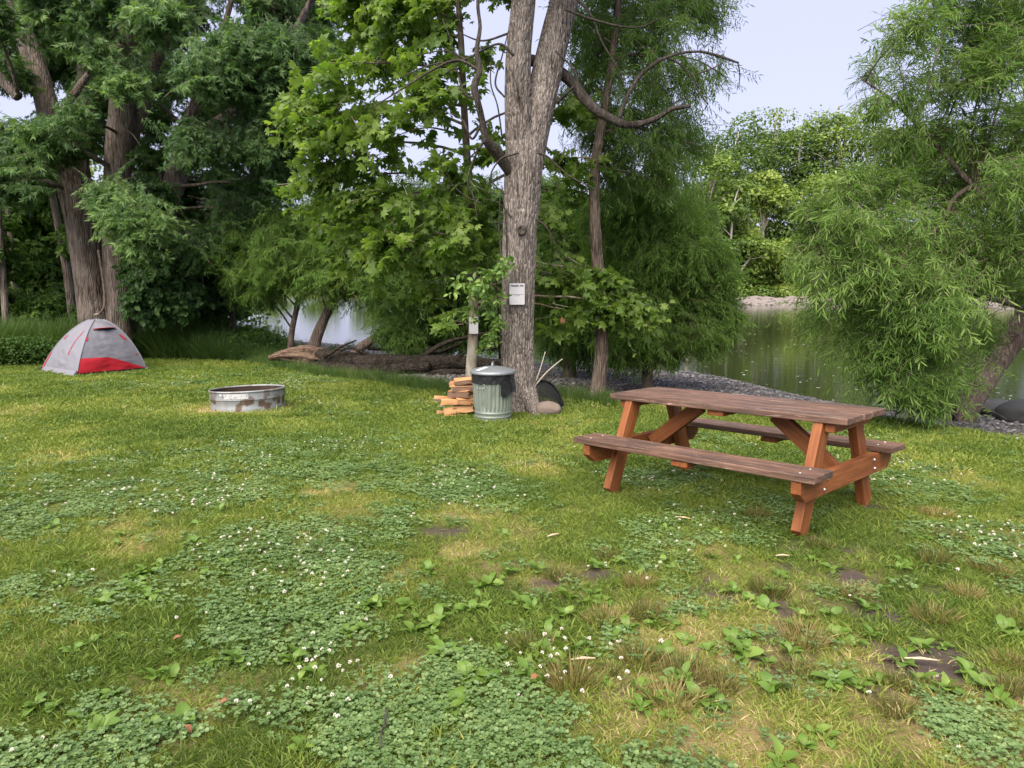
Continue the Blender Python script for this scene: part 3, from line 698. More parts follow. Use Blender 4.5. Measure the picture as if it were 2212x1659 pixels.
def willow(base_px, trunk, blobs, d0, label, seed, ntw=60, nleaf=30, mat='leaf_willow', L=.105, dj=.8, tb=.45, name='willow_tree', group='willows along the bank', wid=.15):
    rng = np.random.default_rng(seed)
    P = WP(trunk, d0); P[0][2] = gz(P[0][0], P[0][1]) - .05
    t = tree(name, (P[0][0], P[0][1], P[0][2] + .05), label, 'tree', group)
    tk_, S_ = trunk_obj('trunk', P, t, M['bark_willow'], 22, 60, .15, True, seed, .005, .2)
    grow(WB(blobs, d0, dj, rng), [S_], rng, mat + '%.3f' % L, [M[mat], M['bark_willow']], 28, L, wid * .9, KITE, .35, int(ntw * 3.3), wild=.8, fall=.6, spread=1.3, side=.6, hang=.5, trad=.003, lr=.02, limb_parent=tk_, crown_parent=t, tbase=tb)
    return t
# right-centre mass over the gravel and the water's edge
willow(None, [(1400, 800, 26), (1395, 720, 22), (1390, 620, 20), (1400, 500, 16), (1410, 420, 8)],
       [(1390, 440, 60, .6), (1400, 490, 75), (1450, 540, 85), (1370, 560, 85), (1500, 590, 75), (1430, 640, 90), (1340, 650, 80), (1530, 670, 60, .7), (1470, 700, 75, .8), (1575, 700, 40, .3), (1390, 720, 80), (1330, 750, 50, .6), (1440, 750, 45, .5), (1500, 480, 50, .4), (1550, 600, 45, .4), (1310, 480, 60, .7), (1330, 560, 60, .7), (1540, 740, 36, .25)],
       13.2, 'bushy light green willow leaning over the water right of the thin dark willow trunk', 32, 80, 32, L=.12)
willow(None, [(1230, 805, 26), (1235, 720, 22), (1240, 640, 20), (1245, 540, 14), (1240, 450, 8)],
       [(1210, 500, 65), (1270, 530, 75), (1240, 600, 75), (1300, 620, 70), (1200, 640, 55), (1260, 690, 75), (1210, 720, 55), (1310, 720, 60), (1180, 580, 55), (1250, 760, 45, .6)],
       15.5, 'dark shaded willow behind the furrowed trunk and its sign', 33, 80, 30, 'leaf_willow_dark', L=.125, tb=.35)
# willows behind the fallen log
willow(None, [(625, 768, 14), (630, 720, 12), (640, 670, 11), (650, 610, 9), (650, 550, 5)], [(600, 560, 60, .7), (650, 530, 65, .7), (560, 600, 60, .5), (640, 600, 60, .4), (520, 570, 60, .5), (560, 530, 55, .5), (530, 620, 50, .35), (610, 500, 60, .5)], 18.6,
       'thin willow farthest left of the three behind the fallen log', 34, 60, 30, L=.125)
willow(None, [(668, 775, 27), (682, 735, 24), (700, 690, 21), (722, 645, 18), (750, 590, 14), (770, 540, 8)], [(740, 560, 75, .8), (700, 520, 65, .8), (800, 520, 75, .8), (760, 610, 65, .5), (700, 600, 60, .4), (840, 580, 70, .8), (760, 490, 65, .8), (660, 560, 60, .5), (850, 500, 60, .7), (720, 470, 60, .6)], 18.2,
       'stout willow trunk in the middle of the three behind the fallen log', 35, 64, 30, L=.125)
willow(None, [(742, 778, 20), (775, 755, 19), (805, 733, 18), (840, 705, 17), (880, 685, 15), (930, 660, 12), (980, 620, 8)], [(880, 620, 70), (940, 580, 70), (960, 660, 70), (900, 700, 60), (1000, 620, 60), (960, 730, 50, .8), (1010, 700, 55), (860, 660, 50), (840, 720, 38, .5), (900, 760, 40, .5), (1000, 560, 60), (1050, 660, 45), (1060, 600, 45)], 17.4,
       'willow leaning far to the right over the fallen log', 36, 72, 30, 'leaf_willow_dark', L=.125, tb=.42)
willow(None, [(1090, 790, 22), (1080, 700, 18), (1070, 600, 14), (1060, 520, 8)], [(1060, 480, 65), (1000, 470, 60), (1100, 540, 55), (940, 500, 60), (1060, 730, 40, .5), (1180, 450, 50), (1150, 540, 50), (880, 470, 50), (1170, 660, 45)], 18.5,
       'shaded willow seen between the sycamore and the furrowed trunk', 37, 60, 28, 'leaf_willow_dark', L=.13, tb=.35)

# ---- big willow leaning in at the right
rng = np.random.default_rng(41)
rb = G(2078, 908)
rw = tree('willow_tree', rb, 'large bright green willow with thick trunk leaning right beside the gravel bank')
P = WP([(2070, 922, 52, rb[1]), (2088, 888, 47, rb[1]), (2112, 848, 45, rb[1]), (2142, 800, 46, rb[1] + .1), (2172, 755, 47, rb[1] + .15), (2204, 705, 48, rb[1] + .2), (2240, 640, 52, rb[1] + .2), (2270, 560, 46, rb[1] + .2), (2290, 440, 38, rb[1] + .2), (2290, 280, 28, rb[1] + .2), (2270, 100, 18, rb[1] + .2), (2250, -100, 8, rb[1] + .2)], rb[1])
rt, SR = trunk_obj('trunk', P, rw, M['bark_willow'], 40, 120, .12, True, 9, .006, .15)
dR = dead([(2228, 668, 15, rb[1] + .2), (2130, 640, 13, 8.9), (2040, 612, 13, 8.7), (1975, 580, 11, 8.6), (1900, 572, 10, 8.6), (1830, 560, 7, 8.5), (1770, 540, 4, 8.4)], 8.7, 'bark_willow', 9, 40, .15, 'branch', rt, 3)
dR2 = dead([(2260, 560, 24, rb[1] + .2), (2180, 480, 16, 8.9), (2100, 400, 12, 8.8), (2010, 300, 9, 8.8), (1930, 220, 6, 8.7), (1860, 170, 3, 8.6)], 8.8, 'bark_willow', 9, 40, .15, 'branch', rt, 4)
dR3 = dead([(2100, 400, 10, 8.8), (2060, 430, 9, 8.7), (2035, 480, 8, 8.6), (1990, 520, 6, 8.5), (1930, 540, 3, 8.5)], 8.8, 'bark_willow', 7, 30, .15, 'branch', rt, 5)
dR4 = dead([(2040, 612, 8, 8.7), (1990, 660, 7, 8.6), (1950, 700, 5, 8.5), (1930, 740, 3, 8.4)], 8.8, 'bark_willow', 7, 24, .15, 'branch', rt, 6)
cr = WB([(1930, 120, 60, .35), (1870, 160, 50, .3), (1990, 60, 80, .7), (2090, 60, 90), (2190, 40, 80), (1880, 250, 50, .4), (1960, 210, 75, .7), (2060, 180, 90), (2170, 150, 90), (1940, 320, 70, .8), (2030, 300, 90), (2130, 290, 95), (2220, 280, 90),
         (1840, 400, 60, .7), (1910, 420, 85), (2000, 420, 95), (2100, 410, 100), (2200, 420, 95), (1775, 460, 52, .6), (1830, 500, 80), (1930, 520, 95), (2030, 530, 100), (2130, 540, 100), (2220, 540, 80), (1735, 545, 50, .5), (1720, 590, 45, .35), (1770, 470, 60, .6), (1770, 570, 65, .7), (1850, 590, 80), (1950, 620, 90),
         (2060, 630, 85), (2150, 620, 55, .7, 0, 9.8), (1760, 640, 42, .35), (1830, 670, 55, .55), (1920, 700, 75), (1990, 715, 72), (1730, 700, 25, .12), (1880, 770, 50, .5), (1960, 790, 72), (2015, 795, 50), (1980, 850, 42, .6), (2010, 885, 28, .35), (1930, 845, 30, .25), (2120, 720, 45, .5, 0, 9.9), (2200, 640, 40, .5, 0, 10),
         (2300, 300, 110), (2310, 480, 110), (2330, 120, 110), (2330, 600, 70, .6, 0, 10), (2100, -80, 120), (2230, -100, 120), (2420, 300, 130), (2420, 520, 120)], 8.5, .8, rng)
grow(cr, [SR, dR, dR2, dR3], rng, 'willowr', [M['leaf_willow'], M['bark_willow']], 22, .105, .125, CURL, .3, 105, wild=.55, fall=.35, spread=1.0, side=.65, hang=.45, trad=.0028, lr=.012, limb_parent=rt, crown_parent=rw, tbase=.5, tintv=.38)

# ---- silver maple with several stems, left
rng = np.random.default_rng(51)
DM = 19.2
mb0 = G(232, 775); mbx = W(232, 690, DM); mz = gz(mbx[0], mbx[1])
mp = tree('maple_tree', (mbx[0], mbx[1], mz), 'huge many-stemmed maple with shaggy bark and dark crown behind the tent')
def stem(L, par=mp, seed=0, name='stem', d=DM, mat='bark_maple', n=30, seg=80, base=True):
    P = WP(L, d)
    if base:
        P = np.vstack([[P[0][0], P[0][1], mz - .1, P[0][3] * 1.15], P])
    return trunk_obj(name, P, par, M[mat], n, seg, .14, True, seed, .012 if n > 20 else .003)
m1, A1 = stem([(206, 690, 66), (196, 620, 60), (184, 540, 58), (168, 450, 58), (150, 390, 56), (128, 330, 48), (108, 250, 44), (80, 150, 40), (48, 60, 36), (10, -40, 32), (-60, -250, 22), (-120, -450, 8)], seed=1)
m2, A2 = stem([(226, 690, 44, 19.8), (214, 560, 42, 19.9), (196, 440, 40, 20), (176, 380, 36, 20), (172, 280, 30, 20), (182, 160, 26, 20.2), (170, 0, 22, 20.4), (160, -200, 8, 20.4)], seed=2)
m3, A3 = stem([(256, 690, 50, 18.9), (252, 600, 50, 18.9), (250, 500, 50, 18.9), (253, 400, 52, 18.9), (258, 300, 52, 18.9), (268, 200, 46, 18.9), (276, 100, 40, 18.8), (282, 0, 36, 18.8), (290, -150, 28, 18.7), (300, -400, 8, 18.6)], seed=3)
m4, A4 = stem([(296, 690, 44, 19.6), (318, 600, 44, 19.6), (342, 500, 46, 19.6), (364, 430, 46, 19.6), (392, 350, 42, 19.6), (416, 310, 36, 19.5), (450, 280, 28, 19.4), (520, 230, 22, 19.3), (600, 130, 17, 19.2), (680, -10, 12, 19), (740, -120, 6, 19)], seed=4)
_, A5 = stem([(380, 370, 26), (400, 280, 22), (430, 200, 18), (470, 110, 14), (500, 0, 10)], m4, 5, base=False, n=16, name='branch')
_, A6 = stem([(276, 310, 30), (308, 230, 28), (330, 150, 24), (360, 90, 20), (396, 40, 18), (430, -60, 10)], m3, 6, base=False, n=16, name='branch')
_, A7 = stem([(110, 330, 24), (122, 270, 22), (150, 220, 18), (190, 160, 12)], m1, 7, base=False, n=14, name='branch')
_, A8 = stem([(40, 210, 20, 18), (0, 170, 24, 18), (-60, 130, 26, 18)], m1, 8, base=False, n=14, name='branch', d=18)
_, A9 = stem([(262, 260, 5, 18.0), (272, 280, 4.5, 17.6), (286, 290, 3.5, 17.2), (305, 316, 2, 16.8)], m3, 9, base=False, n=8, name='dead_branch', mat='bark_dead')
blobs = []
for gx in range(-60, 720, 82):
    for gy in range(-230, 470, 80):
        x, y = gx + rng.uniform(-30, 30), gy + rng.uniform(-30, 30)
        if x > 690 - max(0, y - 120) * .40: continue
        if y > 330 and 20 < x < 330: continue
        if rng.random() < .13: continue
        front = 60 < x < 430 and y > 60
        blobs.append((x, y, rng.uniform(44, 66), .7 if front else .9, rng.normal() * .09, rng.uniform(19.6, 23) if front else rng.uniform(16.2, 22.5)))
blobs += [(380, 430, 55), (440, 470, 60), (480, 400, 45, .6), (520, 480, 40, .5), (400, 520, 50), (470, 540, 50), (340, 420, 40), (60, 340, 55), (0, 330, 60), (120, 310, 50)]
bright = [(230, 430, 26, .4, .32, 16.6), (255, 470, 30, .5, .38, 16.5), (300, 480, 36, .5, .42, 16.4), (330, 500, 26, .4, .4, 16.5), (300, 540, 24, .25, .35, 16.5), (260, 190, 30, .45, .32, 16.4), (310, 60, 46, .5, .22, 16.3), (100, 40, 46, .5, .2, 16.5), (350, 30, 36, .4, .2, 16.4), (180, 30, 36, .4, .18, 16.6), (60, 300, 36, .4, .22, 16.5), (440, 170, 46, .5, .12, 16.4), (560, 330, 30, .4, .12, 17), (150, 260, 34, .35, .2, 16.5), (205, 120, 34, .35, .2, 16.5), (620, 250, 50, .7, .05, 17), (560, 180, 50, .7, .05, 17), (640, 120, 45, .7, 0, 17), (650, 330, 34, .5, 0, 18), (600, 400, 40, .6, 0, 18)]
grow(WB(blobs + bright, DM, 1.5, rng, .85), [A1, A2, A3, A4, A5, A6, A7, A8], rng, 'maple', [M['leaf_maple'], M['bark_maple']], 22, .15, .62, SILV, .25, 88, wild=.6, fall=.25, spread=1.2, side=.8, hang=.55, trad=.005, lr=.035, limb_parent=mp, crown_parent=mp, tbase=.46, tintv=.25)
# vine on the stems
vi = tree('climbing_vine', tuple(W(300, 690, 18.7)), 'dark leafy vine climbing the right-hand maple stems behind the tent', 'vine')
cr = WB([(300, 660, 35), (330, 620, 40), (300, 590, 35), (350, 660, 45), (290, 520, 25, .6), (310, 450, 22, .5), (315, 400, 18, .4), (300, 340, 15, .4), (370, 600, 45), (400, 650, 40)], 18.6, .3, rng)
grow(cr, [A4, A3], rng, 'vine', [M['leaf_maple'], M['bark_dead']], 24, .15, .75, OVAL, .3, 60, limbs=False, crown_parent=vi, tbase=.35, hang=.7, name='foliage')
V, F = tube(spline(WP([(205, 680, 5, 18.7), (216, 676, 6, 18.65), (226, 655, 6, 18.6), (222, 600, 5, 18.6), (212, 540, 4, 18.6)], 18.6), 30)[:, :3], .03, 6); MB().add(V, F).build('stem', M['bark_syc'], vi)

# ---- thinner trees and the understory round the maple
def plain_tree(L, blobs, d0, label, seed, name='broadleaf_tree', mat='leaf_under', ntw=34, nleaf=22, LL=.16, tb=.45, group='trees behind the tent', bark='bark_maple', dj=1.0, wid=.5, cat='tree'):
    rng = np.random.default_rng(seed); P = WP(L, d0); P[0][2] = gz(P[0][0], P[0][1]) - .1
    t = tree(name, (P[0][0], P[0][1], P[0][2] + .1), label, cat, group)
    tk_, S_ = trunk_obj('trunk', P, t, M[bark], 14, 50, .12, True, seed)
    grow(WB(blobs, d0, dj, rng), [S_], rng, mat + bark + '%.2f' % LL, [M[mat], M[bark]], 26, LL, wid, KITE, .25, int(ntw * 2.0), wild=.6, spread=1.25, trad=.005, lr=.025, limb_parent=tk_, crown_parent=t, tbase=tb, hang=.5)
    return t
plain_tree([(36, 700, 16), (30, 600, 15), (22, 500, 14), (14, 400, 12), (5, 300, 9)], [(40, 400, 50), (80, 470, 45), (10, 480, 45), (-40, 430, 60), (60, 560, 40, .7)], 23.5, 'thin dark trunk second from the picture edge left of the maple', 61)
plain_tree([(12, 705, 16), (8, 620, 13), (2, 540, 12), (-6, 400, 10)], [(-40, 520, 60), (0, 580, 45), (-30, 320, 60)], 21.5, 'short forked trunk at the left picture edge beyond the tall grass', 62)
plain_tree([(160, 690, 17), (146, 600, 16), (128, 500, 14), (108, 400, 13), (90, 310, 10)], [(110, 380, 45), (130, 450, 40), (60, 330, 50), (150, 520, 30, .5)], 22.5, 'thin trunk leaning left just beside the big maple', 63)
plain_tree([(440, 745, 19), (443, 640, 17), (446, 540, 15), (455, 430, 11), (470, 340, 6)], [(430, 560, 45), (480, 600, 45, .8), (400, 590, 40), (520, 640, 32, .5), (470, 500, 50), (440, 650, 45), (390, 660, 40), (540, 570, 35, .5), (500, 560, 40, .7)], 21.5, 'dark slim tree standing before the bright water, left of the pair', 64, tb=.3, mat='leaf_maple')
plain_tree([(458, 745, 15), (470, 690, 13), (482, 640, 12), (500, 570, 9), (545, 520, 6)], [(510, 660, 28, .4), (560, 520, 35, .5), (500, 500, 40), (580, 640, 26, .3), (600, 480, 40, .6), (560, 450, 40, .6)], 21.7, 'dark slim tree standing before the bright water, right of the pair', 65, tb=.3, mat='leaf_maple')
# leafy understory far left
UL = ['pale green thicket at the left picture edge behind the tall grass', 'thicket between the two thin trunks left of the maple', 'leafy bush just left of the maple trunks', 'low dark bush right of the maple trunks', 'leafy bush under the slim pair of dark trees', 'distant leafy thicket low behind the left-edge trunks', 'distant thicket seen between the maple stems', 'low bush close behind the tall grass at the left picture edge', 'low bush close behind the tall grass left of the maple', 'low bush close behind the tall grass at the maple foot']
UB = [([(20, 640, 60), (60, 600, 50), (-50, 620, 70), (-40, 500, 70), (10, 540, 55)], 25), ([(80, 560, 55), (100, 620, 55), (70, 480, 50), (120, 650, 40), (60, 400, 45)], 26), ([(140, 600, 40), (150, 650, 35), (120, 540, 40), (140, 470, 35)], 25.5), ([(330, 690, 45), (390, 700, 45), (360, 640, 40), (420, 660, 40)], 22), ([(500, 735, 40, .8), (560, 745, 34, .8), (450, 720, 38, .8), (600, 750, 24, .6)], 20.3), ([(-30, 420, 70), (40, 380, 60), (100, 430, 50), (30, 470, 60)], 31), ([(200, 600, 60), (220, 520, 50), (230, 450, 45), (170, 420, 40)], 28), ([(0, 670, 50), (40, 690, 40), (-40, 660, 50)], 22.5), ([(90, 680, 45), (130, 690, 40), (60, 700, 35)], 22.8), ([(180, 700, 35), (240, 700, 35), (290, 705, 35)], 21.8)]
for i, (bl, d) in enumerate(UB):
    x, y = bl[0][0], 715
    plain_tree([(x, y, 10), (x + 4, y - 40, 8), (bl[0][0], bl[0][1], 5)], bl, d, UL[i], 70 + i, 'bush', 'leaf_under', 46, 24, .15, (.6, .55, .5, .3, .6, .55, .6, .35, .35, .3)[i], 'bushes behind the tent', 'bark_dead', .8, .5, 'bush')

# ================================================================== FAR BANK
rng = np.random.default_rng(81)
def far_tree(x, y, h, w, label, tint, seed, kind='round', group='trees on the far bank', bark='bark_far', n=5200, leafs=.42):
    r = np.random.default_rng(seed); z = gz(x, y)
    t = tree('broadleaf_tree', (x, y, z), label, 'tree', group)
    lean = r.normal() * .05 * h
    P = np.array([[x, y, z - .3, .035 * h * .5], [x + lean * .3, y, z + h * .35, .02 * h * .5], [x + lean, y, z + h * .9, .004 * h]])
    tk_, S_ = trunk_obj('trunk', P, t, M[bark], 8, 14, .1, True, seed)
    mb = MB(); nb = 26
    if kind == 'round': zc, zr, lo = .60, .42, .15
    elif kind == 'tall': zc, zr, lo = .56, .46, .1
    else: zc, zr, lo = .50, .52, .05
    for b in range(nb):
        u = unit(r.normal(size=3)); q = r.random() ** .4
        c = np.array([x + lean * .6 + u[0] * w * q * .42, y + u[1] * w * q * .42, z + h * (zc + u[2] * zr * q * .82)])
        rad = np.array([1, 1, .62]) * w * r.uniform(.15, .26)
        m = n // nb; v = unit(r.normal(size=(m, 3))); v[:, 2] = np.where(r.random(m) < .7, np.abs(v[:, 2]), v[:, 2])
        pos = c + v * rad * (.75 + .35 * r.random((m, 1))) + r.normal(size=(m, 3)) * .12
        nv = v * .8 + [0, 0, .55] + r.normal(size=(m, 3)) * .45
        dv = np.cross(nv, r.normal(size=(m, 3)))
        ti = np.clip(tint + r.normal() * .10 + r.normal(size=m) * .10, 0, 1)
        leaves(mb, pos, dv, nv, leafs * (.5 + .8 * r.random(m)), .75, KITEQ, ti, 0)
        if b % 2 == 0:
            V, F = tube(curve3(S_[6, :3] * .5 + S_[9, :3] * .5, (S_[9, :3] + c) / 2 + [0, 0, .5], c, 5), np.linspace(.012, .004, 5) * h * .5, 4); mb.add(V, F, 1)
    mb.build('crown', [M['leaf_far'], M[bark]], t, smooth=False)
    return t
def fx(px, d): return (px - 1106) / F22 * d
def fh(py, d): return CAM_H + d * ray(1106, py)[2] / ray(1106, py)[1]
FT = [  # px, top py, depth beyond the waterline, width m, tint, kind, label
    (1440, 350, 8, 7, .52, 'tall', 'pale slender tree on the far bank, first visible right of the thin dark willow'),
    (1500, 330, 9, 8, .50, 'tall', 'pale birch-like tree with white leaning stem on the far bank'),
    (1545, 320, 18, 10, .30, 'round', 'dark rounded tree on the far bank behind the white leaning stem'),
    (1585, 300, 26, 11, .22, 'round', 'dark green tree behind the bare snags on the far bank'),
    (1640, 250, 30, 12, .42, 'round', 'tallest rounded crown against the sky on the far bank'),
    (1640, 390, 14, 8, .80, 'tall', 'bright yellow-green tree in the middle of the far bank'),
    (1600, 470, 9, 8, .48, 'bush', 'mid green tree under the bare snags on the far bank'),
    (1700, 310, 28, 11, .30, 'round', 'dark tree right of the tallest crown on the far bank'),
    (1745, 275, 32, 11, .50, 'round', 'light green crown in the far skyline right of the tallest crown'),
    (1720, 420, 15, 9, .28, 'round', 'shaded tree right of the bright yellow-green one'),
    (1800, 245, 30, 13, .55, 'round', 'pale crown in the far skyline beside the leaning willow'),
    (1800, 380, 16, 10, .58, 'tall', 'pale green tree behind the edge of the leaning willow'),
    (1690, 540, 8, 8, .62, 'bush', 'low light green tree above the flat shore rocks'),
    (1760, 520, 9, 8, .55, 'bush', 'low tree behind the tip of the leaning willow'),
    (1550, 520, 8, 8, .30, 'bush', 'low dark tree at the left end of the shore rocks'),
    (1860, 255, 28, 12, .45, 'round', 'far crown partly hidden by the leaning willow, left one'),
    (1930, 290, 26, 13, .4, 'round', 'far crown hidden behind the middle of the leaning willow'),
    (2020, 300, 26, 13, .45, 'round', 'far crown hidden behind the centre of the leaning willow'),
    (2110, 320, 26, 13, .4, 'round', 'far crown seen through the right part of the leaning willow'),
    (2200, 330, 26, 13, .4, 'round', 'far crown at the right picture edge behind the leaning willow'),
    (1850, 480, 10, 10, .45, 'bush', 'low far tree behind the left half of the leaning willow'),
    (1950, 500, 10, 10, .4, 'bush', 'low far tree behind the middle of the leaning willow'),
    (2060, 480, 10, 11, .4, 'bush', 'low far tree behind the right half of the leaning willow'),
    (2170, 480, 10, 11, .4, 'bush', 'low far tree behind the leaning willow trunk'),
    (1380, 380, 16, 9, .42, 'round', 'far tree glimpsed left of the thin dark willow trunk'),
    (1320, 420, 14, 9, .36, 'round', 'far tree glimpsed between the furrowed trunk and the thin willow'),
    (1470, 520, 9, 8, .5, 'bush', 'low pale tree across the water right of the thin dark willow'),
    (1400, 520, 8, 8, .4, 'bush', 'low tree across the water behind the thin dark willow')]
for i, (px, py, dy, w, ti, kd, lb) in enumerate(FT):
    d = 75.0
    for _ in range(5): d = float(y_far(fx(px, d))) + dy
    x = fx(px, d); h = (fh(py, d) - gz(x, d)) * 1.17
    far_tree(x, d, h, w, lb, ti, 200 + i, kd)
# far upriver bank to the left: low trees
FL = [(-60, 560), (60, 565), (170, 560), (290, 568), (400, 578), (500, 582), (600, 580), (700, 574), (800, 562), (900, 540), (1000, 520), (1100, 500), (1210, 460)]
FLL = ['farthest left', 'second from the left', 'third from the left', 'beyond the maple foot', 'beyond the slim dark pair', 'right of the slim dark pair', 'above the splintered log end', 'above the three willow trunks', 'beyond the stout willow trunk', 'beyond the far leaning willow trunk', 'beyond the slender sycamore', 'beyond the furrowed trunk', 'between furrowed trunk and thin willow']
for i, (px, py) in enumerate(FL):
    d = 110.0
    for _ in range(25): d = .5 * d + .5 * (float(y_far(fx(px, d))) + 7)
    x = fx(px, d); h = max(4, fh(py, d) - gz(x, d))
    far_tree(x, d, h, h * 1.5, 'low distant tree across the river, ' + FLL[i], .38, 300 + i, 'bush', 'distant trees upriver', n=2600, leafs=.6)
WD = [(-90, 250, 34, 9, .42), (10, 230, 37, 10, .5), (90, 260, 33, 8, .35), (150, 330, 40, 9, .55), (220, 300, 42, 10, .45), (310, 380, 44, 9, .5), (395, 470, 46, 8, .55), (-30, 400, 29, 7, .5), (60, 430, 30, 6, .6), (135, 480, 31, 6, .62), (225, 500, 34, 6, .55), (330, 540, 36, 6, .5), (480, 540, 40, 7, .5)]
WDL = ['off the left edge', 'over the left picture edge', 'left of the maple', 'just left of the maple stems', 'between the maple stems', 'right of the maple stems', 'beyond the slim dark pair', 'low at the left edge', 'low behind the left-edge trunks', 'low left of the maple', 'low between the maple stems', 'low right of the maple', 'low by the slim dark pair']
for i, (px, py, d, w, ti) in enumerate(WD):
    x = fx(px, d); far_tree(x, d, fh(py, d) - gz(x, d), w, 'leafy woodland tree standing well behind the tent, ' + WDL[i], ti, 350 + i, 'bush', 'woodland trees behind the tent', 'bark_maple', 6500, .26)
# bare snags and white stems on the far bank
def snag(L, label, seed, dy=6.5):
    px, py = L[0][0][0], L[0][0][1]; d = 75.0
    for _ in range(5): d = float(y_far(fx(px, d))) + dy
    b = W(px, py, d); z = gz(b[0], d)
    t = tree('bare_snag', (b[0], d, z), label, 'dead tree', 'bare snags on the far bank')
    for k, Q in enumerate(L):
        P = WP(Q, d)
        if k == 0: P = np.vstack([[P[0][0], d, z - .2, P[0][3] * 1.2], P])
        trunk_obj('trunk' if k == 0 else 'branch', P, t, M['snag'], 6, 16, .1, True, seed + k)
snag([[(1578, 560, 5), (1580, 500, 4.5), (1586, 440, 3.5), (1598, 400, 2)], [(1583, 470, 3), (1572, 440, 2.5), (1560, 428, 1.5)], [(1586, 440, 2.5), (1600, 428, 1.5)], [(1579, 510, 2.5), (1560, 490, 1.5)]], 'upright bare grey snag with forked top on the far bank', 1)
snag([[(1600, 590, 4.5), (1618, 560, 4), (1632, 535, 3)], [(1618, 560, 3), (1640, 556, 2), (1660, 556, 1.2)], [(1632, 535, 2.5), (1650, 528, 1.2)]], 'bare leaning snag low over the shore rocks', 2, 6.2)
snag([[(1484, 575, 5), (1492, 520, 4.5), (1500, 470, 4), (1510, 420, 3)], [(1494, 510, 3), (1512, 480, 2), (1525, 455, 1.2)]], 'white leaning stem among the pale trees on the far bank', 3, 5)
# low shore bushes hiding the foot of the wood
for i in range(15):
    px = 1330 + i * 62; d = 75.0
    for _ in range(5): d = float(y_far(fx(px, d))) + 5.5
    x = fx(px, d); r = np.random.default_rng(400 + i)
    b = tree('bush', (x, d, gz(x, d)), 'low green bush along the far shore rocks, number ' + ('one', 'two', 'three', 'four', 'five', 'six', 'seven', 'eight', 'nine', 'ten', 'eleven', 'twelve', 'thirteen', 'fourteen', 'fifteen')[i] + ' counted from the left', 'bush', 'bushes along the far shore')
    mb = MB(); m = 1500; v = unit(r.normal(size=(m, 3))); v[:, 2] = np.abs(v[:, 2]); q = r.uniform(2.2, 3.2)
    pos = np.array([x, d, gz(x, d)]) + v * [q, 1.3, r.uniform(1.0, 2.0)] * (.4 + .65 * r.random((m, 1)) ** .5)
    leaves(mb, pos, np.cross(v, r.normal(size=(m, 3))), v + [0, 0, .4] + r.normal(size=(m, 3)) * .5, .30 * (.5 + .8 * r.random(m)), .7, KITEQ, np.clip(.5 + r.normal() * .12 + r.normal(size=m) * .1, 0, 1))
    mb.build('foliage', M['leaf_far'], b, smooth=False)

def rock_mesh(r, sub=2, amp=.25, sq=(1, 1, 1), seed=0, freq=1.3):
    bm = bmesh.new(); bmesh.ops.create_icosphere(bm, subdivisions=sub, radius=1)
    V = np.array([v.co for v in bm.verts]); F = np.array([[v.index for v in f.verts] for f in bm.faces]); bm.free()
    n = fbm(V[:, 0] * freq + seed, V[:, 1] * freq, V[:, 2] * freq, 3, seed) - .5
    return V * (1 + 2 * amp * n[:, None]) * np.array(sq) * r, F
# flat shelving rocks at the far waterline (many, small in view)
M['ledge'] = simple('pink_grey_ledge', (.20, .175, .168), .9, .15, 0, .35, 3.0, .5, 8)
mb = MB(); r = np.random.default_rng(91)
for i in range(520):
    x = r.uniform(18, 62); y = float(y_far(x)) + r.uniform(-1.0, 3.6); s = r.uniform(.35, 1.1)
    V, F = rock_mesh(1, 1, .22, (s, s * .7, s * r.uniform(.14, .3)), i)
    a = r.uniform(-.5, .5); V = V @ np.array(Matrix.Rotation(a, 3, 'Z')).T
    mb.add(V + [x, y, gz(x, y) + .05 + max(0, y - float(y_far(x))) * .04], F, 0, r.random())
tag(mb.build('rocks', M['ledge'], smooth=False), 'flat pinkish shelving rocks along the far waterline', None, None, 'stuff')
# flecks floating on the water
mb = MB(); N = 900; y = r.uniform(12, 45, N); x = r.uniform(-.1, .75, N) * y; ok = y > y_water(x) + .4; x, y = x[ok], y[ok]
leaves(mb, np.stack([x, y, np.full(len(x), ZW + .006)], -1), np.stack([r.normal(size=len(x)), r.normal(size=len(x)) * .4, x * 0], -1), np.tile([0, 0, 1.0], (len(x), 1)), r.uniform(.03, .12, len(x)), .5, KITEQ, .5)
M['fleck'] = simple('pale_fleck', (.45, .45, .40), .8, .2)
tag(mb.build('floating_flecks', M['fleck'], smooth=False), 'pale specks drifting on the river', None, None, 'stuff')

# ================================================================== DRIFTWOOD, ROCKS
M['splinter'] = barkmat('splintered_wood', (.03, .02, .015), (.11, .07, .052), (.22, .155, .12), (3, 12, 12), .7)
lg = W(820, 790, 16.6); lg = empty('fallen_log', (lg[0], lg[1], gz(lg[0], lg[1])), 'long dark fallen trunk with splintered end lying at the water edge', 'log')
def log_obj(L, name, par, mat='log', n=30, seg=60, rough=.28, ridge=.02, seed=0):
    return trunk_obj(name, WP(L, 16.5), par, M[mat], n, seg, rough, True, seed, ridge)
log_obj([(690, 776, 44, 16.9), (760, 782, 44, 16.7), (840, 785, 42, 16.4), (920, 786, 38, 16.2), (1010, 788, 34, 16.0), (1090, 790, 26, 15.8)], 'trunk', lg, seed=3)
log_obj([(672, 792, 24, 16.4), (740, 800, 30, 16.2), (800, 804, 30, 16.0), (860, 798, 26, 15.9), (930, 792, 20, 15.8)], 'limb', lg, seed=5)
log_obj([(580, 774, 7, 16.6), (615, 768, 20, 16.7), (655, 768, 30, 16.8), (700, 776, 36, 16.9)], 'splintered_end', lg, 'splinter', 40, 60, 1.1, .05, 7)
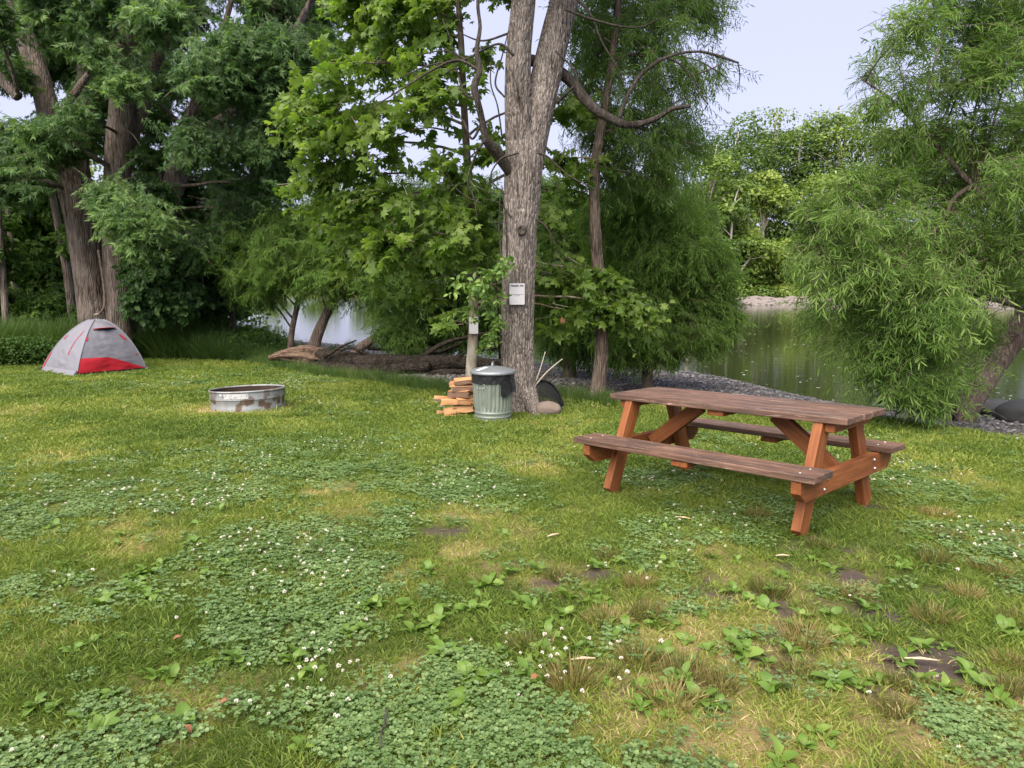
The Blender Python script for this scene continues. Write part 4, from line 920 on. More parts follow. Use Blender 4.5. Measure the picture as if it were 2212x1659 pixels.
for k, L in enumerate([[(700, 772, 9), (735, 750, 6), (770, 735, 3)], [(800, 770, 10), (760, 752, 5), (735, 758, 3)], [(865, 772, 12), (880, 740, 9), (870, 720, 4)], [(905, 770, 18), (925, 755, 14), (950, 760, 10), (1000, 740, 4)], [(1000, 790, 14), (1030, 760, 8), (1075, 750, 4)], [(860, 800, 9), (900, 815, 6), (960, 812, 3)]]):
    log_obj(L, 'broken_branch', lg, 'log', 8, 20, .2, .0, 20 + k)
DW = [([(735, 810, 14), (800, 822, 12), (860, 822, 9), (905, 826, 6)], 'curved driftwood limb over the small puddle'), ([(905, 812, 20), (960, 806, 18), (1020, 805, 14), (1090, 800, 8)], 'thick driftwood limb just left of the slender sycamore'),
      ([(930, 826, 9), (955, 800, 9), (985, 775, 6), (1010, 760, 3)], 'slanting driftwood stick crossing the dark logs'), ([(915, 770, 10), (960, 742, 10), (1010, 728, 8), (1075, 715, 6)], 'long low driftwood bough under the leaning willow'),
      ([(870, 780, 12), (900, 800, 16), (930, 812, 12)], 'stubby driftwood root under the log')]
for k, (L, lb) in enumerate(DW):
    P = WP(L, 15.6 + .2 * k); b = P[len(P) // 2]; t = empty('driftwood', (b[0], b[1], gz(b[0], b[1])), lb, 'driftwood', 'driftwood round the fallen log')
    trunk_obj('limb', P, t, M['log'], 12, 30, .3, True, 40 + k, .008)
M['stone'] = simple('brown_stone', (.19, .15, .13), .85, .2, 0, .3, 5, .4, 20)
M['stone_dark'] = simple('dark_stone', (.05, .052, .055), .85, .25, 0, .35, 4, .4, 14)
def rock(px, py, d, rxyz, label, mat, seed, name='rock', sub=4):
    p = W(px, py, d); V, F = rock_mesh(1, sub, .16, rxyz, seed)
    zb = gz(p[0], p[1]); o = MB().add(V + [p[0], p[1], zb + rxyz[2] * .62], F).build(name, M[mat]); return tag(o, label, 'rock')
rock(1184, 900, 9.42, (.175, .14, .105), 'rounded brown rock lying at the foot of the furrowed tree', 'stone', 5)
rock(2215, 858, 10.9, (.40, .35, .2), 'grey boulder at the water edge at the right picture edge', 'stone_dark', 6)
rock(2160, 865, 11.6, (.3, .3, .16), 'low dark stone left of the grey boulder at the water', 'stone_dark', 8)
p = GW(856, 745); rock(856, 745, p[1], (.6, .4, .34), 'lone dark stone standing in the bright water behind the log', 'stone_dark', 7)
p = GW(826, 757); rock(826, 757, p[1], (.5, .35, .2), 'flat dark stone at the gravel edge behind the log', 'stone_dark', 9)

# ================================================================== PICNIC TABLE
TX, TY, YAW = 1.653, 5.25, -0.797
tb = empty('picnic_table', (TX, TY, gz(TX, TY) + .004), 'reddish wooden picnic table with two attached benches on the worn lawn', 'picnic table')
tb.rotation_euler = (Matrix.Rotation(-SLOPE, 3, 'X') @ Matrix.Rotation(YAW, 3, 'Z')).to_euler()
def board(name, a, b, w, t, mat, up=(0, 0, 1), bev=.004, ends=None, par=tb):
    """timber from a to b (centre line, table axes); w along 'up x axis', t along up; mesh runs along its own X"""
    a, b = Vector(a), Vector(b); L = (b - a).length; x = (b - a).normalized(); z = Vector(up); z = (z - x * z.dot(x)).normalized(); y = z.cross(x)
    bm = bmesh.new()
    if ends is None:
        bmesh.ops.create_cube(bm, size=1); bmesh.ops.scale(bm, verts=bm.verts, vec=(L, w, t))
    else:                                                   # outline in the x / z plane, extruded across y
        f = bm.faces.new([bm.verts.new((px_, -w / 2, pz_)) for px_, pz_ in ends]); e = bmesh.ops.extrude_face_region(bm, geom=[f])
        bmesh.ops.translate(bm, verts=[v for v in e['geom'] if isinstance(v, bmesh.types.BMVert)], vec=(0, w, 0)); bmesh.ops.recalc_face_normals(bm, faces=bm.faces)
    bmesh.ops.bevel(bm, geom=bm.edges[:], offset=bev, segments=2, affect='EDGES', profile=.5)
    o = bmobj(name, bm, M[mat], par)
    R = Matrix((x, y, z)).transposed().to_4x4(); o.matrix_basis = Matrix.Translation((a + b) / 2) @ R
    return o
TL, TH, BH, TT = 1.83 / 2, .738, .440, .043
bw = .683 / 5
jit = np.random.default_rng(5)
for k in range(5):
    y = -.683 / 2 + bw * (k + .5); e = jit.uniform(-.008, .008, 2); zz = TH - TT / 2 + jit.uniform(-.0025, .0025)
    board('plank', (-TL + e[0], y, zz), (TL + e[1], y, zz + jit.uniform(-.002, .002)), bw - .007, TT, 'wood_top', bev=.006)
for s in (-1, 1):
    for k in range(2):
        y = s * (.492 + .07 + .14 * k); e = jit.uniform(-.006, .006, 2); zz = BH - TT / 2 + jit.uniform(-.002, .002)
        board('bench_plank', (-TL + e[0], y, zz), (TL + e[1], y, zz), .134, TT, 'wood_top', bev=.006)
LT = .062                                                   # timber thickness of legs and beams
for u in (-1, 1):
    ub = u * (TL - .115); ul = u * (TL - .115 - LT - .002)
    hb, hw = .135, .755
    out = [(-hw, hb / 2), (hw, hb / 2), (hw, -hb * .05), (hw - .075, -hb / 2), (-hw + .075, -hb / 2), (-hw, -hb * .05)]
    beam = board('bench_beam', (ub, -hw, BH - TT - .003 - hb / 2), (ub, hw, BH - TT - .003 - hb / 2), LT, hb, 'wood_leg', ends=out)
    cl = board('top_cleat', (ub, -.30, TH - TT - .004 - .03), (ub, .30, TH - TT - .004 - .03), LT, .055, 'wood_leg')
    for v in (-1, 1):
        fo, th_ = .545, .262; tz = TH - TT - .006
        sl = math.atan2(fo - th_, tz); hwid = .062
        ends = None
        a = Vector((ul, v * fo, 0)); b = Vector((ul, v * th_, tz)); L = (b - a).length; k = math.tan(sl) * hwid
        # leg cut level at the ground and under the top
        pts = [(-L / 2 + k, hwid), (L / 2 + k, hwid), (L / 2 - k, -hwid), (-L / 2 - k, -hwid)]
        upv = Vector((0, v * 1.0, 0)); x_ = (b - a).normalized(); 
        o = board('leg', a, b, LT, .124, 'wood_leg', up=upv, ends=[(p_[0], p_[1]) for p_ in pts])
        # bolts on the beam's outer face
        for dz in (-.035, .035):
            yb = v * (fo + (th_ - fo) * ((BH - TT - hb / 2 + dz) / tz)); 
            V, F = lathe([(0, .010), (.008, .009), (.012, .004), (.012, -.004), (0, -.004)], 12)
            V = V @ np.array(Matrix.Rotation(math.radians(90), 3, 'Y')).T * (u, 1, 1)
            MB().add(V + [ub + u * (LT / 2 + .002), yb + .012 * (dz > 0), BH - TT - .003 - hb / 2 + dz * .9], F).build('bolt', M['bolt'], tb, local=True)
        for k2 in range(2):
            V, F = lathe([(0, .003), (.006, .003), (.009, .0), (.009, -.003)], 10); MB().add(V + [ub, v * (.492 + .07 + .14 * k2), BH + .001], F).build('screw', M['bolt'], tb, local=True)
    # diagonal brace from the beam's middle up to the middle of the top
    zb = BH - TT - hb
    board('brace', (u * (TL - .115 - LT - .01), 0.0, zb + .07), (u * .30, 0, TH - TT - .03), LT, .105, 'wood_leg', up=(0, 0, 1))
board('top_cleat', (0, -.31, TH - TT - .022), (0, .31, TH - TT - .022), .125, .036, 'wood_leg')
for s in (-1, 1): board('bench_cleat', (.0, s * .51, BH - TT - .022), (.0, s * .755, BH - TT - .022), .125, .036, 'wood_leg')

# ================================================================== TRASH CAN
M['galv'] = None
def galv(name, tint, stain, sc=(3, 3, 1.2)):
    m, nt, out = nmat(name); v = texco(nt, sc); n = noise(nt, v, 2.0, 5, .65); v2 = texco(nt, (14, 14, 2)); n2 = noise(nt, v2, 2.0, 4, .6)
    c = mixc(nt, n, [x * .72 for x in tint], [x * 1.2 for x in tint])
    c = mixc(nt, ramp(nt, n2, [(.52, (0, 0, 0)), (.72, (.8, .8, .8))]).outputs[0], c, stain)
    principled(nt, out, c, .48, .4, .55, bump(nt, n2, .12, .004)); return m
M['galv'] = galv('galvanised_green_grey', (.27, .315, .28), (.36, .36, .31))
M['galv_lid'] = galv('galvanised_lid', (.25, .275, .30), (.18, .20, .215))
M['bag'] = simple('black_plastic', (.012, .012, .014), .32, .5, 0, .1, 5)
cx, cy = -.238, 8.98
tcn = empty('trash_can', (cx, cy, gz(cx, cy)), 'dented galvanised metal trash can with black liner and lid beside firewood', 'trash can', rot=(0, 0, .2))
n = 240; th = np.arange(n) * 2 * PI / n; prof = []
zs = np.concatenate([[0, .012, .02, .05, .058, .066, .08, .10, .108, .116, .135], np.linspace(.15, .50, 24), [.52, .54, .585]])
R0 = .222 + (.258 - .222) * zs / .585
Vv = []
for z, r0 in zip(zs, R0):
    band = .007 * (math.exp(-((z - .058) / .008) ** 2) + math.exp(-((z - .108) / .008) ** 2)) + (.006 if z < .015 else 0)
    amp = .0055 * float(sstep(.14, .165, z) * (1 - sstep(.50, .53, z)))
    r = r0 + band + amp * np.sign(np.cos(th * 30)) * np.abs(np.cos(th * 30)) ** .5
    r = r - .012 * np.exp(-(((th - 4.6 + .5 * 0) / .16) ** 2 + ((z - .30) / .09) ** 2)) - .008 * np.exp(-(((th - 4.0) / .12) ** 2 + ((z - .2) / .05) ** 2))
    Vv.append(np.stack([r * np.cos(th), r * np.sin(th), np.full(n, z)], -1))
k = len(zs); i = np.arange(k - 1)[:, None] * n; j = np.arange(n)[None]; j2 = (j + 1) % n
MB().add(np.concatenate(Vv), np.stack([i + j, i + j2, i + n + j2, i + n + j], -1).reshape(-1, 4)).build('body', M['galv'], tcn, local=True)
# black liner folded over the rim, with a hanging flap on the right
a = np.linspace(0, 2 * PI, 161)[:-1]; zz = np.linspace(.598, .490, 9); Vv = []
for q, z in enumerate(zz):
    t = q / 8; hang = .018 * fbm(np.cos(a) * 3, np.sin(a) * 3, 1.0, 2, 61) * t
    r = .262 + .006 * t + .012 * (fbm(np.cos(a) * 7, np.sin(a) * 7, z * 30, 3, 62) - .4)
    Vv.append(np.stack([r * np.cos(a), r * np.sin(a), np.full(160, z) - hang], -1))
i = np.arange(8)[:, None] * 160; j = np.arange(160)[None]; j2 = (j + 1) % 160
MB().add(np.concatenate(Vv), np.stack([i + j, i + j2, i + 160 + j2, i + 160 + j], -1).reshape(-1, 4)).build('liner', M['bag'], tcn, local=True)
sa = np.linspace(0, 1, 40); sh_ = np.linspace(0, 1, 14); A2, H2 = np.meshgrid(sa, sh_, indexing='ij')
ang = math.radians(292) + A2 * math.radians(52) - .2
rr = .268 + .018 * fbm(A2 * 5, H2 * 2, 0, 3, 66) + .03 * H2 * A2; zz = .52 - H2 * (.185 - .045 * A2 + .02 * np.sin(A2 * 7) + .015 * fbm(A2 * 6, 0, 0, 2, 68))
MB().add(np.stack([rr * np.cos(ang), rr * np.sin(ang), zz], -1).reshape(-1, 3), grid_faces(40, 14)).build('liner_flap', M['bag'], tcn, local=True)
lp = [(.276, .592), (.284, .590), (.286, .598), (.284, .620), (.278, .626), (.262, .632), (.245, .633), (.235, .641), (.215, .645), (.205, .643), (.190, .652), (.165, .657), (.155, .655), (.140, .663), (.115, .667), (.105, .665), (.085, .672), (.05, .675), (0.0005, .676)]
V, F = lathe(lp, 64); lid = MB().add(V, F).build('lid', M['galv_lid'], tcn, local=True)
hp = spline([(-.055, 0, .672), (-.05, 0, .70), (-.03, 0, .718), (.03, 0, .718), (.05, 0, .70), (.055, 0, .672)], 24); hp = hp @ np.array(Matrix.Rotation(1.25, 3, 'Z')).T
V, F = tube(hp, .011, 8); MB().add(V, F).build('handle', M['galv_lid'], lid, local=True)
u_, v_ = np.meshgrid(np.linspace(-.07, .07, 8), np.linspace(-.038, .038, 6), indexing='ij'); ca, sa_ = math.cos(.5), math.sin(.5)
X_ = -.15 + u_ * ca - v_ * sa_; Y_ = -.10 + u_ * sa_ + v_ * ca; r_ = np.hypot(X_, Y_)
zl = np.interp(r_, [q[0] for q in lp[::-1]], [q[1] for q in lp[::-1]]) + .006
MB().add(np.stack([X_, Y_, zl], -1).reshape(-1, 3), grid_faces(8, 6)).build('label_sheet', M['sign_white'], lid, local=True)
for q in (-2, -1, 0, 1):
    s = .012; xx, yy = -.15 + q * .026 * ca + .01, -.10 + q * .026 * sa_; zt = float(np.interp(math.hypot(xx, yy), [w[0] for w in lp[::-1]], [w[1] for w in lp[::-1]])) + .0085
    c4 = A_([[-.4, -1.4], [.4, -1.4], [.4, 1.4], [-.4, 1.4]]) * s; c4 = c4 @ A_([[ca, sa_], [-sa_, ca]]); MB().add(np.c_[c4 + [xx, yy], np.full(4, zt)], A_([[0, 1, 2, 3]])).build('print_mark', M['galv_lid'], lid, local=True)
for ang0 in (math.radians(238), math.radians(58)):
    q = ang0 - .2; ct, st_ = math.cos(q), math.sin(q)
    loop = spline([(-.042, .0, .0), (-.05, 0, -.03), (-.045, .018, -.048), (.045, .018, -.048), (.05, 0, -.03), (.042, 0, 0), (-.042, 0, 0)], 40)
    L3 = np.stack([loop[:, 0] * -st_ + (loop[:, 1] + .262) * ct, loop[:, 0] * ct + (loop[:, 1] + .262) * st_, loop[:, 2] + .475], -1)
    V, F = tube(L3, .005, 6); MB().add(V, F).build('side_handle', M['galv_lid'], tcn, local=True)

# ================================================================== FIREWOOD
M['split_wood'] = woodmat('split_firewood', [(.25, (.30, .15, .065)), (.5, (.43, .24, .115)), (.8, (.55, .35, .19))], (.26, .12, .055), .8)
M['log_bark'] = simple('firewood_bark', (.17, .105, .075), .9, .15, 0, .4, 12, .5, 30)
FW = [  # px, py of the piece's middle, depth, length, height, yaw deg, tilt, label
    (985, 899, 9.28, .30, .075, 12, 0, 'split log at the bottom front of the firewood pile, nearest the trash can'),
    (972, 893, 9.45, .34, .075, -8, 0, 'grey-ended split log at the bottom left of the firewood pile'),
    (1005, 891, 9.42, .36, .07, 4, 2, 'dark-edged split log low in the firewood pile beside the can'),
    (990, 884, 9.30, .37, .075, 6, 6, 'long pale split log in the second layer of the firewood pile'),
    (1008, 880, 9.45, .34, .07, -4, 0, 'split log at the back of the second firewood layer'),
    (985, 868, 9.30, .38, .085, 4, 1, 'thick ragged split log in the third layer of the firewood pile'),
    (968, 862, 9.44, .36, .07, -6, -2, 'reddish split log sticking out furthest left of the firewood pile'),
    (1006, 866, 9.28, .22, .08, 10, 0, 'short split log in the third firewood layer against the can'),
    (992, 850, 9.32, .28, .09, -14, 2, 'broad faced split log in the middle of the firewood pile'),
    (1000, 846, 9.44, .32, .075, 5, 0, 'split log at the back of the middle firewood layer'),
    (999, 838, 9.32, .27, .075, 8, -2, 'cracked split log just under the top of the firewood pile'),
    (996, 830, 9.46, .30, .07, -5, 0, 'split log behind the top piece of the firewood pile'),
    (1003, 821, 9.34, .26, .085, 9, 4, 'topmost wedge of split firewood beside the trash can')]
for i, (px, py, d, L, h, yw, ti, lb) in enumerate(FW):
    r = np.random.default_rng(500 + i); p = W(px, py, d); a = r.uniform(0, 2 * PI)
    # wedge: triangle / quarter section swept along x with ragged faces
    ncs = 5; base = [(-.5, -.45), (.5, -.5), (.55, .1), (.1, .5), (-.45, .35)] if i % 3 else [(-.5, -.5), (.55, -.4), (.35, .35), (-.2, .52), (-.52, .1)]
    base = A_(base) * [h * 1.35, h]; base += r.normal(size=base.shape) * h * .07
    cs = np.concatenate([base + (np.roll(base, -1, 0) - base) * f for f in (0,)]); nx = 14; xs = np.linspace(-L / 2, L / 2, nx)
    # 3 points per side
    cs = np.concatenate([[b0_ + (b1_ - b0_) * f for f in (0, .33, .66)] for b0_, b1_ in zip(base, np.roll(base, -1, 0))]); m = len(cs)
    V = np.stack([np.repeat(xs, m), np.tile(cs[:, 0], nx), np.tile(cs[:, 1], nx)], -1); V[:, 1:] += (fbm(V[:, 0:1] * 9, V[:, 1:2] * 60 + i * 9, V[:, 2:3] * 60, 3, 70 + i) - .5) * h * .22
    V[:m, 0] += r.normal(size=m) * .008; V[-m:, 0] += r.normal(size=m) * .008
    ii = np.arange(nx - 1)[:, None] * m; jj = np.arange(m)[None]; jk = (jj + 1) % m
    q = np.stack([ii + jj, ii + jk, ii + m + jk, ii + m + jj], -1).reshape(-1, 4)
    c0 = len(V); V = np.vstack([V, V[:m].mean(0), V[-m:].mean(0)])
    t1 = np.stack([np.full(m, c0), jk[0], jj[0]], -1); t2 = np.stack([np.full(m, c0 + 1), (nx - 1) * m + jj[0], (nx - 1) * m + jk[0]], -1)
    bark = (jj + ii * 0).reshape(-1) // 3 == (0 if i % 2 else 4)
    mb = MB(); mb.add(V, [q[~bark], t1, t2], 0); mb2 = q[bark]; mb.F.append(mb2); mb.M.append(np.full(len(mb2), 1))
    o = mb.build('firewood_log', [M['split_wood'], M['log_bark']], smooth=False)
    o.location = p; o.rotation_euler = (math.radians(r.uniform(-8, 8)), math.radians(-ti), math.radians(yw)); tag(o, lb, 'firewood', 'split firewood stacked beside the trash can')

# ================================================================== FIRE RING
def ringmat():
    m, nt, out = nmat('galvanised_fire_ring'); v = texco(nt, 1.0); n = noise(nt, v, 4.2, 3, .5, .2); v2 = texco(nt, (9, 9, 1.5)); n2 = noise(nt, v2, 2, 4)
    c = mixc(nt, n2, (.19, .205, .22), (.34, .355, .375))
    sx = nd(nt, 'ShaderNodeSeparateXYZ'); nt.links.new(v, sx.inputs[0])
    lowm = ramp(nt, sx.outputs['Z'], [(.13, (1, 1, 1)), (.24, (.5, .5, .5))])
    rust = nd(nt, 'ShaderNodeMath', operation='MULTIPLY'); nt.links.new(lowm.outputs[0], rust.inputs[0]); nt.links.new(ramp(nt, n, [(.54, (0, 0, 0)), (.58, (1, 1, 1))]).outputs[0], rust.inputs[1])
    c = mixc(nt, rust.outputs[0], c, mixc(nt, n2, (.07, .045, .035), (.16, .11, .085)))
    principled(nt, out, c, .5, .4, .35, bump(nt, n2, .1, .004)); return m
M['ring'] = ringmat(); M['soot'] = simple('rusty_soot', (.045, .03, .025), .9, .15, 0, .5, 4, .3, 20); M['white_paint'] = None
fxr, fyr = -3.74, 10.18
fr = empty('fire_ring', (fxr, fyr, gz(fxr, fyr) - .005), 'round galvanised steel fire ring with sooty inside set in the lawn', 'fire ring', rot=(-SLOPE - .01, math.radians(-1.6), .0))
V, F = lathe([(.492, -.02), (.496, .05), (.492, .06), (.494, .10), (.497, .150), (.499, .154), (.505, .158), (.505, .166), (.503, .172), (.503, .265)], 96); MB().add(V, F).build('wall', M['ring'], fr, local=True)
V, F = lathe([(.494, .265), (.490, .17), (.484, .12), (.482, .05), (.480, -.02)], 96); MB().add(V, F[:, ::-1]).build('inner_wall', M['soot'], fr, local=True)
th = np.linspace(0, 2 * PI, 97); V, F = tube(np.stack([.503 * np.cos(th), .503 * np.sin(th), .272 + 0 * th], -1), .014, 10, False); MB().add(V, F).build('rim', M['ring'], fr, local=True)
V, F = lathe([(.485, .015), (.3, .03), (.1, .045), (.0005, .05)], 40); V[:, 2] += .02 * (fbm(V[:, 0] * 9, V[:, 1] * 9, 0, 3, 3) - .5); MB().add(V, F).build('ash_bed', M['soot'], fr, local=True)
m, nt, out = nmat('peeling_white_label'); v = texco(nt, (7, 7, 14)); n = noise(nt, v, 1.6, 5, .7, .5)
c = mixc(nt, ramp(nt, n, [(.50, (0, 0, 0)), (.54, (1, 1, 1))]).outputs[0], (.45, .46, .48), (.16, .17, .185)); principled(nt, out, c, .6, .3); M['white_paint'] = m
a = np.radians(np.linspace(244, 291, 30)); h = np.linspace(.182, .252, 6); A2, H2 = np.meshgrid(a, h, indexing='ij'); MB().add(np.stack([.5075 * np.cos(A2), .5075 * np.sin(A2), H2], -1).reshape(-1, 3), grid_faces(30, 6)).build('peeling_label', M['white_paint'], fr, local=True)

# ================================================================== TENT
M['fly'] = simple('grey_tent_cloth', (.165, .165, .20), .6, .3, 0, .06, 5, .4, 9)
M['red_cloth'] = simple('red_tent_cloth', (.40, .013, .026), .6, .35, 0, .08, 5, .18, 9)
M['black_cloth'] = simple('black_groundsheet', (.03, .032, .04), .7, .3, 0, .2)
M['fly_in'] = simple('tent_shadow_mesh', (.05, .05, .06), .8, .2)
fc = GL(166, 813); rc = GL(317, 799); lc_ = GL(90, 801); bc_ = (lc_[0] + rc[0] - fc[0], lc_[1] + rc[1] - fc[1])
ctr = np.array([(fc[0] + bc_[0]) / 2, (fc[1] + bc_[1]) / 2]); tz0 = gz(*ctr)
tent = empty('dome_tent', (ctr[0], ctr[1], tz0), 'small grey dome tent with red lower door panel beside the tall grass', 'tent')
apx = W(209, 688, ctr[1]); TH_ = apx[2] - tz0; ax_off = np.array([apx[0] - ctr[0], 0.0])
def tz_of(p): return gz(p[0], p[1]) - tz0
CN = {k: np.array([p[0] - ctr[0], p[1] - ctr[1]]) for k, p in (('f', fc), ('r', rc), ('l', lc_), ('b', bc_))}
def tent_pt(k1, k2, e, t, outw=0.0):
    """e 0..1 along the panel from corner k1 to k2, t 0..1 up"""
    s = (1 - t ** 1.22) ** .57
    base = CN[k1] * (1 - e)[..., None] + CN[k2] * e[..., None]
    mid = (CN[k1] + CN[k2]) / 2; nrm = mid / np.linalg.norm(mid)
    g = 4 * e * (1 - e)
    bul = (.05 * np.sin(PI * np.clip(t, 0, 1)) - .03 * 0) * g + outw
    wr = .05 * (fbm(e * 5 + len(k1 + k2) + t * 2, t * 4, ord(k1) * .7, 3, 81) - .5) * np.clip(g * 2, 0, 1) + .032 * (fbm(e * 4 + t * 14, t * 9 - e * 5, ord(k2) * .3, 2, 85) - .5) * g
    xy = base * s[..., None] + ax_off * t[..., None] ** 1.2 + nrm * (bul + wr)[..., None]
    zb = (tz_of(CN[k1] + ctr) * (1 - e) + tz_of(CN[k2] + ctr) * e)
    return np.stack([xy[..., 0], xy[..., 1], zb * (1 - t) + TH_ * t], -1)
def panel(name, k1, k2, t0, t1, mat, nu=44, nv=44, e0=0.0, e1=1.0, outw=0.0, par=tent):
    e, q = np.meshgrid(np.linspace(0, 1, nu), np.linspace(0, 1, nv), indexing='ij')
    lo = t0(e) if callable(t0) else t0; hi = t1(e) if callable(t1) else t1
    t = lo + (hi - lo) * q; e = e0 + (e1 - e0) * e
    return MB().add(tent_pt(k1, k2, e, np.clip(t, 0, .9999), outw).reshape(-1, 3), grid_faces(nu, nv)).build(name, M[mat], par, local=True)
redtop = lambda e: .315 - .02 * e - .25 * np.clip(e - .42, 0, 1) ** 1.25 / .58 ** 1.25
panel('side_panel', 'l', 'f', 0.0, 1, 'fly'); dp = panel('door_panel', 'f', 'r', redtop, 1, 'fly')
panel('red_panel', 'f', 'r', .055, lambda e: redtop(e) + .0, 'red_cloth', nv=16, outw=.006)
panel('ground_strip', 'f', 'r', 0, .07, 'black_cloth', nv=6, outw=-.006)
panel('back_panel', 'r', 'b', 0, 1, 'fly', 24, 24); panel('back_panel', 'b', 'l', 0, 1, 'fly', 24, 24)
for k1, k2 in (('f', 'r'), ('l', 'f'), ('r', 'b')):
    t = np.linspace(.0, .98, 40); P = tent_pt(k1, k2, np.zeros(40), t); V, F = tube(P, .014, 6); MB().add(V, F).build('pole_sleeve', M['fly'], tent, local=True)
# vent hood over the door
e = np.linspace(.12, .9, 14); lo = tent_pt('f', 'r', e, np.full(14, .80), .02); hi = tent_pt('f', 'r', e, np.full(14, .925), .015)
w = np.sin(np.linspace(0, PI, 14)); nrm = (CN['f'] + CN['r']) / np.linalg.norm(CN['f'] + CN['r']); lip = hi * .22 + lo * .78 + np.c_[nrm[0] * w * .10, nrm[1] * w * .10, w * .015]
hood = MB().add(np.vstack([hi, lip]), grid_faces(2, 14)).build('vent_hood', M['fly'], tent, local=True)
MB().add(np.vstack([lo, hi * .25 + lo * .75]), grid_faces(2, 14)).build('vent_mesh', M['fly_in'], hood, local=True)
V, F = tube(lip, .006, 5); MB().add(V, F).build('vent_trim', M['red_cloth'], hood, local=True)
V, F = tube(np.vstack([lo[7], lip[7]]), .014, 6); MB().add(V, F).build('vent_strut', M['black_cloth'], hood, local=True)
def ribbon(k1, k2, pts, w, mat, name='trim', outw=.012):
    S_ = spline(A_(pts), 26); P0 = tent_pt(k1, k2, S_[:, 0] - w / 2, S_[:, 1], outw); P1 = tent_pt(k1, k2, S_[:, 0] + w / 2, S_[:, 1], outw)
    MB().add(np.vstack([P0, P1]), grid_faces(2, 26)).build(name, M[mat], tent, local=True)
ribbon('l', 'f', [(.80, .80), (.74, .70), (.68, .58), (.655, .46), (.66, .36)], .018, 'red_cloth', 'zip_flap')
ribbon('l', 'f', [(.02, .38), (.03, .28), (.02, .16), (.03, .06)], .03, 'red_cloth')
ribbon('l', 'f', [(.18, .70), (.16, .66), (.14, .62)], .05, 'red_cloth', 'guy_tab'); ribbon('f', 'r', [(.85, .70), (.87, .65), (.90, .60)], .06, 'red_cloth', 'guy_tab')
ribbon('f', 'r', [(.93, .33), (.945, .32), (.96, .31)], .04, 'red_cloth', 'guy_tab'); ribbon('f', 'r', [(.03, .68), (.03, .65), (.03, .62)], .04, 'red_cloth', 'guy_tab')
ribbon('l', 'f', [(.25, .015), (.5, .02), (.75, .03), (.98, .02)], .02, 'red_cloth', 'hem')
for k in 'frl':
    p = CN[k]; d = p / np.linalg.norm(p); z = tz_of(p + ctr)
    V, F = tube([(p[0] * .98, p[1] * .98, z + .10), (p[0] + d[0] * .05, p[1] + d[1] * .05, z + .05), (p[0] + d[0] * .12, p[1] + d[1] * .12, z - .01)], .018, 6); MB().add(V, F).build('corner_peg', M['black_cloth'], tent, local=True)
# fly skirt flaring at the front-left foot
e, q = np.meshgrid(np.linspace(.05, .98, 30), np.linspace(0, 1, 5), indexing='ij'); P = tent_pt('l', 'f', e, np.full(e.shape, .10), .01); nl = (CN['l'] + CN['f']) / np.linalg.norm(CN['l'] + CN['f'])
P = P + np.stack([nl[0] * q * .08, nl[1] * q * .08, -q * (P[..., 2] + .42 * 0 - (-.0)) * 0 - q * .10], -1) + .008 * (fbm(e * 14, q * 2, 0, 2, 3) - .5)[..., None] * q[..., None]
MB().add(P.reshape(-1, 3), grid_faces(30, 5)).build('skirt', M['fly'], tent, local=True)

# ================================================================== MESH SCREEN leaning on the tree
M['black_steel'] = simple('black_steel', (.018, .018, .02), .5, .4, .3, .2)
scn = W(1187, 872, 9.78)
ms = empty('fire_screen', scn, 'black round wire mesh screen leaning against the furrowed tree behind the brown rock', 'screen')
axA = unit(A_([.42, -.12, -.90])); axB = unit(np.cross(A_([.80, -.45, .40]), axA)); axN = unit(np.cross(axA, axB)); RS = .335
dome = lambda r: .13 * (1 - r ** 2)
th = np.linspace(0, 2 * PI, 61); P = RS * (np.cos(th)[:, None] * axA + np.sin(th)[:, None] * axB); V, F = tube(P, .020, 8, False); MB().add(V, F).build('rim', M['black_steel'], ms, local=True)
mb = MB(); g = np.linspace(-1, 1, 41)
for k_ in g[1:-1]:
    h = math.sqrt(1 - k_ * k_); s = np.linspace(-h, h, 15); r = np.sqrt(k_ * k_ + s * s)
    for a1, a2 in ((axA, axB), (axB, axA)):
        P = RS * (k_ * a1 + s[:, None] * a2) + (dome(np.minimum(r, 1)))[:, None] * axN; V, F = tube(P, .0042, 3, False); mb.add(V, F)
tag(mb.build('wire_mesh', M['black_steel'], ms, local=True), None, None, None, 'stuff')
V, F = tube(spline([RS * 1.01 * axA * -1 * c_ + RS * 1.01 * axB * s_ + axN * .03 for c_, s_ in ((1, 0), (.7, .7), (0, 1), (-.7, .7), (-1, 0))], 30), .008, 6); MB().add(V, F).build('band', M['black_steel'], ms, local=True)
# thin bare shoots beside the trunk
for k, L in enumerate([[(1152, 838, 3), (1166, 800, 3), (1178, 760, 2)], [(1152, 838, 3), (1180, 805, 3), (1215, 775, 2)]]):
    dead(L, 9.7, 'snag', 5, 14, .05, 'shoot', tk, k)

